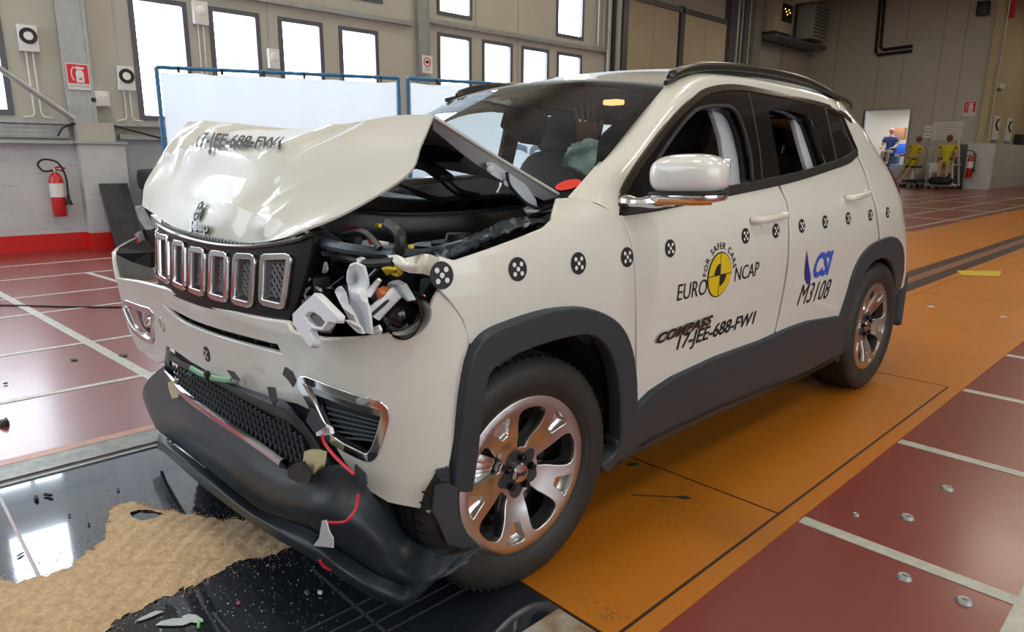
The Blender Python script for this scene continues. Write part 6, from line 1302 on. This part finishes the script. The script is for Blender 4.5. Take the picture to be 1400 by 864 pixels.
# ------------------------------------------------------------------ sawdust, debris, dummies
M['saw'] = mat('sawdust', (.64, .46, .28), .9, noise=.3, nscale=60, bump=(90, .9, .004))
def sawdust():
    outline = [(-60, 800), (0, 795), (28, 797), (60, 790), (90, 782), (112, 765), (128, 752), (142, 738), (148, 715), (152, 698), (168, 691), (190, 691), (212, 697), (235, 702), (258, 706), (282, 708), (300, 714), (330, 712), (350, 716), (375, 728), (398, 742), (396, 752), (370, 762), (340, 768), (315, 775), (300, 786), (280, 795), (262, 806), (240, 812), (215, 822), (190, 836), (160, 850), (140, 868), (110, 890), (-60, 900)]
    O = [tuple(U(a, b, z=0)[:2]) for a, b in outline]; O = rounded(O, 4); rng = np.random.RandomState(4)
    O = [tuple(np.array(p)+rng.normal(0, .006, 2)) for p in resample(O, .018)]
    hole = [tuple(U(a, b, z=0)[:2]) for a, b in ((178, 706), (190, 701), (210, 702), (224, 706), (214, 714), (194, 718), (182, 714))]
    O_ = np.array(O)
    def H(u, v):
        u = np.atleast_1d(np.asarray(u, float)); v = np.atleast_1d(np.asarray(v, float)); P = np.stack([u, v], -1); d = np.sqrt(((P[:, None]-O_[None])**2).sum(-1)).min(1)
        n = .5+.5*np.sin(u*23+np.sin(v*17)*2)*np.sin(v*19+np.sin(u*13)*2); h = .007+.020*np.clip(d/.10, 0, 1)*(.55+.45*n)+.003*np.sin(u*90)*np.sin(v*83)
        c = np.array(U(200, 775, z=0)[:2]); e = np.array(U(345, 758, z=0)[:2]); t = np.clip(((P-c)@(e-c))/((e-c)@(e-c)), -.6, 1); dd = np.sqrt(((P-c-t[:, None]*(e-c))**2).sum(1)); h = h-.014*np.exp(-(dd/.018)**2)
        return np.stack([u, v, np.maximum(h, .0075)], -1)
    HH = lambda u, v: H(u, v).reshape((np.size(u), 3)) if np.ndim(u) else H(u, v)[0]
    o = panel('sawdust', HH, O, M['saw'], None, out=(0, 0, 1), holes=[hole], res=.016, thick=0)
    tag(o, 'heap of pale sawdust spread over the wet black cover plates', 'sawdust', kind='stuff')
    bm = bmesh.new(); rng = random.Random(3); n = 0
    while n < 3800:
        k = rng.randrange(len(O)); t = rng.random()**2.2*.17; a = rng.random()*2*PI; x, y = O[k][0]+t*math.cos(a), O[k][1]+t*math.sin(a)
        if x < -.93: continue
        s = rng.uniform(.0012, .0035); z = .0075+s*.4+(.006 if inside(np.array([(x, y)]), O)[0] else 0); vs = [bm.verts.new((x+s*rng.uniform(-1, 1), y+s*rng.uniform(-1, 1), z+s*rng.uniform(-.5, .8))) for _ in range(4)]
        for f in ((0, 1, 2), (0, 1, 3), (1, 2, 3), (0, 2, 3)): bm.faces.new([vs[i] for i in f])
        n += 1
    tag(fin(bm, 'sawdust_grains', M['saw'], None, smooth=False), 'loose sawdust grains scattered round the edge of the heap', 'sawdust', kind='stuff')
sawdust()
# glass crumbs on the wet plate
bm = bmesh.new(); rng = random.Random(8)
for k in range(700):
    px, py = rng.uniform(215, 470), rng.uniform(690, 860); p = U(px, py, z=.008); s = rng.uniform(.001, .003); vs = [bm.verts.new(p+Vector((s*rng.uniform(-1, 1), s*rng.uniform(-1, 1), s*rng.uniform(-.3, 1)))) for _ in range(4)]
    for f in ((0, 1, 2), (0, 1, 3), (1, 2, 3), (0, 2, 3)): bm.faces.new([vs[i] for i in f])
tag(fin(bm, 'glass_crumbs', M['white_p'], None, smooth=False), 'tiny pale glass crumbs sprinkled on the black plate by the bumper', 'glass crumbs', kind='stuff')
def scrap(px, py, s, m, label, seed, flat_=.35, name='debris_piece', rz=0, cat='debris'):
    rng = random.Random(seed); bm = bmesh.new(); n = 7; c = U(px, py, z=.0); zb = .0105 if (c.x > PX0 and c.x < PX1 and c.y < 0) else .006
    A = [bm.verts.new((s[0]*math.cos(2*PI*k/n)*rng.uniform(.7, 1.1), s[1]*math.sin(2*PI*k/n)*rng.uniform(.6, 1.1), 0)) for k in range(n)]; B = [bm.verts.new((v.co.x*rng.uniform(.6, .9), v.co.y*rng.uniform(.5, .9), s[2]*rng.uniform(.5, 1))) for v in A]
    bm.faces.new(A[::-1]); bm.faces.new(B)
    for k in range(n): bm.faces.new((A[k], A[(k+1) % n], B[(k+1) % n], B[k]))
    o = fin(bm, name, m, None, smooth=False); o.location = (c.x, c.y, zb); o.rotation_euler = (0, 0, rz); return tag(o, label, cat)
scrap(50, 686, (.020, .010, .014), M['black'], 'knobbly black plastic scrap near the upper left of the wet plate', 1); scrap(66, 681, (.022, .008, .010), M['black'], 'slim black plastic scrap next to the knobbly one', 2, rz=.6)
scrap(29, 762, (.018, .006, .003), M['ink_grey'], 'dark flat chip on the bright window reflection', 3, rz=-1.0); scrap(122, 720, (.010, .006, .005), M['black'], 'small black chip left of the sawdust', 4); scrap(95, 708, (.008, .005, .004), M['black'], 'tiny black chip at the corner of the window reflection', 5); scrap(162, 673, (.010, .006, .005), M['black'], 'small dark chip above the sawdust heap', 6)
scrap(6, 581, (.05, .03, .03), M['black'], 'black fragment on the purple floor at the left edge', 7); scrap(102, 493, (.035, .02, .004), M['rubber'], 'flat dark smear-like rubber bit on the left floor', 8, rz=.4); scrap(168, 487, (.04, .03, .004), M['rubber'], 'flat rubber crumb left of the torn bumper', 9); scrap(8, 526, (.012, .012, .008), M['black'], 'small round dark crumb on the left floor', 10)
pm = bpy.data.materials['pale_grey_plastic']
scrap(240, 855, (.055, .020, .004), pm, 'pale grey strip of tape at the bottom by the sawdust', 11, rz=.9); scrap(265, 850, (.040, .018, .005), pm, 'second pale grey scrap right of the tape strip', 12, rz=.4); scrap(272, 858, (.024, .006, .006), mat('green_plastic', (.10, .50, .12), .4), 'bright green plastic sliver at the bottom of the photo', 13, rz=-.4); scrap(206, 846, (.012, .040, .003), pm, 'thin pale sliver standing clear of the sawdust', 14)
scrap(438, 815, (.009, .009, .010), M['white_p'], 'small white pellet below the splitter', 15); scrap(420, 815, (.016, .010, .008), M['bay_grey'], 'dark grey lump beside the white pellet', 16); scrap(326, 829, (.010, .007, .004), mat('pink_chip', (.55, .04, .12), .4), 'small pink chip on the black plate', 17)
scrap(866, 637, (.034, .016, .004), M['rubber'], 'dark grey plastic flake behind the front wheel', 18, rz=1.1); scrap(832, 640, (.03, .012, .003), M['rubber'], 'slim dark flake close behind the front tyre', 19, rz=.8); scrap(935, 682, (.028, .012, .003), M['rubber'], 'dark flake with a wire on the orange plate', 20, rz=.5)
tag(tube('wire_piece', [U(862, 676, z=.008), U(890, 677.5, z=.008), U(928, 679.5, z=.009)], .0018, M['cable'], None, 5, 3), 'thin straight black wire lying on the orange plate', 'wire')
scrap(1010, 548, (.09, .018, .004), M['rubber'], 'long dark splinter on the orange plate under the sill', 21, rz=1.0); scrap(1022, 538, (.06, .016, .004), M['rubber'], 'dark splinter farther under the sill', 22, rz=1.5); scrap(1035, 530, (.03, .02, .003), M['yellow'], 'yellow scrap under the sill', 23)
tag(poly_prism('yellow_tape_strip', [U(1308, 370, z=.006), U(1370, 371, z=.006), U(1366, 378, z=.006), U(1315, 376, z=.006)], (0, 0, .002), mat('tape_yellow', (.50, .36, .02), .6)), 'strip of yellow tape on the orange floor behind the car', 'tape')
scrap(1272, 420, (.035, .05, .003), pm, 'small grey patch on the orange floor right of the rear wheel', 24); scrap(1372, 434, (.035, .05, .003), pm, 'small grey patch near the right edge of the orange floor', 25)
tag(tube('floor_cable', [U(-20, 417, z=.006), U(40, 418, z=.006), U(100, 419.5, z=.006), U(200, 420, z=.006), U(240, 419, z=.006)], .008, M['cable'], None, 6, 4), 'black cable lying straight across the left floor', 'cable')
# worn scratches in the orange paint: thin flat chips
M['scratch'] = mat('scratch', (.10, .09, .05), .6)
bm = bmesh.new(); rng = random.Random(12)
for k in range(150):
    px, py = rng.choice([(rng.uniform(800, 1130), rng.uniform(560, 860)), (rng.gauss(835, 18), rng.gauss(838, 10)), (rng.gauss(900, 30), rng.gauss(700, 16))]); p = U(px, py, z=.0046)
    if not (.2 < p.x < 1.18 and p.y > .03): continue
    a = rng.uniform(0, PI); l_ = rng.uniform(.002, .010)*(3 if rng.random() < .08 else 1); w_ = rng.uniform(.0006, .0018); d = Vector((math.cos(a), math.sin(a), 0)); n_ = Vector((-d.y, d.x, 0))
    bm.faces.new([bm.verts.new(p+d*l_+n_*w_), bm.verts.new(p-d*l_+n_*w_*.6), bm.verts.new(p-d*l_-n_*w_), bm.verts.new(p+d*l_-n_*w_*.5)])
tag(fin(bm, 'paint_chips', M['scratch'], fl, smooth=False), kind='stuff')
# --- crash dummies on their stands
M['dyellow'] = mat('dummy_suit_yellow', (.52, .46, .02), .8); M['dbrown'] = mat('dummy_head_brown', (.20, .065, .045), .5); M['dpink'] = mat('dummy_head_pink', (.55, .22, .18), .5); M['dblue'] = mat('dummy_suit_blue', (.03, .06, .20), .8); M['dtan'] = mat('dummy_leg_tan', (.42, .27, .16), .6); M['whitesteel'] = mat('white_steel', (.62, .62, .60), .45)
def skin(name, verts, edges, radii, m, parent, root=0, sub=2):
    me = bpy.data.meshes.new(name); me.from_pydata(verts, edges, []); o = link(name, me, m, parent); md = o.modifiers.new('s', 'SKIN'); md.use_smooth_shade = True
    for i, r_ in enumerate(radii):
        v = me.skin_vertices[0].data[i]; v.radius = (r_, r_) if not isinstance(r_, tuple) else r_; v.use_root = i == root
    s = o.modifiers.new('u', 'SUBSURF'); s.levels = sub; s.render_levels = sub; return o
def dummy(loc, rz, k, label, lean=0.0, pose='sit', skin_m='dbrown', suit='dyellow'):
    e = empty('crash_test_dummy', loc, rz, label, 'crash dummy'); e.scale = (k, k, k); e.rotation_euler = (0, lean, rz)
    # pelvis at the origin, facing local -y
    if pose == 'sit': kn, an, ft = (-.40, .0), (-.44, -.40), (-.58, -.44)
    else: kn, an, ft = (-.20, -.36), (-.42, -.72), (-.52, -.74)
    V = [(0, 0, 0), (0, .02, .20), (0, .02, .40), (0, 0, .53), (0, 0, .60)]; E_ = [(0, 1), (1, 2), (2, 3), (3, 4)]; Rr = [.14, .12, .155, .06, .055]
    for s in (-1, 1):
        b = len(V); V += [(s*.19, 0, .46), (s*.25, -.06, .20), (s*.20, -.28, .12), (s*.17, -.36, .13)]; E_ += [(2, b), (b, b+1), (b+1, b+2), (b+2, b+3)]; Rr += [.065, .050, .038, .022]
        b = len(V); V += [(s*.09, -.03, -.03), (s*.10, kn[0], kn[1]), (s*.10, an[0], an[1]), (s*.10, ft[0], ft[1])]; E_ += [(0, b), (b, b+1), (b+1, b+2), (b+2, b+3)]; Rr += [.085, .062, .045, .035]
    body = skin('body', V, E_, Rr, M['dtan'], e)
    hd_ = skin('head', [(0, 0, .60), (0, -.01, .68), (0, -.02, .76), (0, -.015, .82)], [(0, 1), (1, 2), (2, 3)], [.055, .085, .095, .06], M[skin_m], e)
    bm = bmesh.new(); superell(bm, (0, -.10, .70), (.014, .025, .022)); fin(bm, 'nose', M[skin_m], hd_)
    for s in (-1, 1):
        sell('eye', (s*.035, -.09, .735), (.012, .01, .008), M['ink'], hd_); sell('ear', (s*.088, .0, .71), (.01, .02, .03), M[skin_m], hd_)
    sell('mouth', (0, -.098, .66), (.025, .006, .005), M['ink'], hd_)
    skin('jacket', [(0, 0, -.02), (0, .02, .20), (0, .02, .40), (0, .01, .50), (-.19, 0, .46), (-.235, -.04, .30), (.19, 0, .46), (.235, -.04, .30)], [(0, 1), (1, 2), (2, 3), (2, 4), (4, 5), (2, 6), (6, 7)], [.155, .135, .172, .09, .085, .070, .085, .070], M[suit], e)
    skin('shorts', [(0, 0, 0), (-.09, -.04, -.02), (-.10, -.22 if pose == 'sit' else -.10, -.02 if pose == 'sit' else -.2), (.09, -.04, -.02), (.10, -.22 if pose == 'sit' else -.10, -.02 if pose == 'sit' else -.2)], [(0, 1), (1, 2), (0, 3), (3, 4)], [.145, .10, .088, .10, .088], M[suit], e)
    sell('belt', (0, 0, .06), (.165, .16, .02), M['ink'], e)
    for s in (-1, 1):
        sell('shoulder_joint', (s*.205, -.06, .42), (.05, .03, .045), M['dbrown'], e); bm = bmesh.new()
        for q in range(4): tube_bm(bm, [(s*.17+.018*(q-1.5), -.35, .13), (s*.17+.02*(q-1.5), -.42, .11), (s*.17+.02*(q-1.5), -.45, .08)], [.011, .010, .006], 6)
        tube_bm(bm, [(s*.14, -.34, .13), (s*.115, -.38, .12), (s*.11, -.41, .10)], [.012, .010, .006], 6); fin(bm, 'fingers', M['dbrown'], e)
    return e
YD = 33.2
def D(px, py, y=YD): return U(px, py, y=y)
p2 = D(1294, 221); dz = p2.z
kS = (D(1296, 183).z-dz)/.84
dummy(p2, R(8), kS, 'seated crash-test dummy in yellow suit on a white steel cart', 0)
p1 = D(1248, 219); dummy(p1, R(-25), kS*.93, 'leaning crash-test dummy in yellow jacket on a wheeled stool, left of the cart', R(12), pose='low')
# white cart
e = empty('dummy_cart', D(1290, 256), 0, 'white steel cart with tall back posts carrying the seated dummy', 'cart'); o0 = e.location.copy(); o0.z = 0; e.location = o0
def L(px, py, dy=0): return D(px, py, YD+dy)-o0
sp = boxc('seat_plate', (L(1271, 223)+L(1304, 236))/2+Vector((0, -.1, 0)), (abs(L(1304, 223).x-L(1271, 223).x), .06, abs(L(1271, 223).z-L(1271, 236).z)), M['whitesteel'], e, bev=.02)
boxc('seat_board', L(1288, 225)+Vector((0, .35, 0)), (1.1, .9, .05), M['whitesteel'], e)
for px0, top, dy in ((1272, 223, -.1), (1302, 223, -.1), (1311, 191, .9), (1279, 201, .9)): tube('frame_post', [L(px0, top, dy), Vector((L(px0, 250, dy).x, L(px0, 250, dy).y, .12))], .05, M['whitesteel'], e, 8)
for a, b in (((1268, -.1), (1306, -.1)), ((1279, .9), (1311, .9))): tube('base_rail', [Vector((L(a[0], 250, a[1]).x, a[1], .15)), Vector((L(b[0], 250, b[1]).x, b[1], .15))], .05, M['whitesteel'], e, 8)
for px0 in (1270, 1304): tube('base_rail', [Vector((L(px0, 250).x, -.1, .15)), Vector((L(px0, 250).x, .9, .15))], .05, M['whitesteel'], e, 8)
for px0, dy in ((1270, -.1), (1304, -.1), (1272, .9), (1306, .9)): lathe('castor', [(0, -.03), (.09, -.03), (.09, .03), (0, .03)], (1, 0, 0), (L(px0, 256).x, dy, .09), M['black'], e, 16)
tube('armrest', [L(1279, 203, .9), L(1274, 204, .2)], .05, M['whitesteel'], e, 8)
tag(sell('black_cushion', D(1286, 247, YD-.25), (.45, .25, .16), M['black'], None), 'black pad lying on the base of the white cart under the dummy feet', 'pad')
# stool
e = empty('dummy_stool', (D(1250, 222).x, YD, 0), 0, 'wheeled stool with a white post under the leaning dummy', 'stool'); zt = D(1250, 221).z
boxc('stool_seat', (0, 0, zt-.22), (.6, .5, .08), M['black'], e, bev=.03); tube('stool_post', [(0, 0, .35), (0, 0, zt-.24)], .06, M['whitesteel'], e, 10)
sell('stool_base', (0, 0, .33), (.5, .35, .06), M['black'], e)
for a in range(5): t = a*2*PI/5; tube('stool_leg', [(0, 0, .3), (.42*math.cos(t), .42*math.sin(t), .14)], .035, M['steel'], e, 6); lathe('castor', [(0, -.03), (.08, -.03), (.08, .03), (0, .03)], (0, 1, 0), (.42*math.cos(t), .42*math.sin(t), .08), M['black'], e, 14)
tag(tube('stool_handle', [(D(1262, 200).x, YD+.5, D(1262, 198).z), (D(1266, 214).x, YD+.5, D(1262, 214).z), (D(1266, 222).x, YD+.4, .05)], .04, M['steel'], None, 8, 4), 'thin steel stand leaning right of the leaning dummy', 'stand')
# dark board behind the cart, dummy in the store
tag(boxc('leaning_board', (D(1325, 225).x-.80, YE-.12, .95), (.75, .12, 1.9), mat('grey_panel', (.12, .12, .125), .6)), 'dark grey panel leaning on the end wall right of the cart', 'panel')
pd = U(1216, 207, y=36.6); dummy((pd.x, pd.y, pd.z), 0, kS, 'pink-headed crash-test dummy sitting inside the store doorway', 0, skin_m='dpink', suit='dblue')
tag(boxc('grey_bench', (pd.x, pd.y+.05, (pd.z-.2)/2), (.9, .4, max(.3, pd.z-.25)), mat('bench_blue', (.06, .09, .2), .6), bev=.02), 'dark blue bench under the dummy in the store', 'bench')
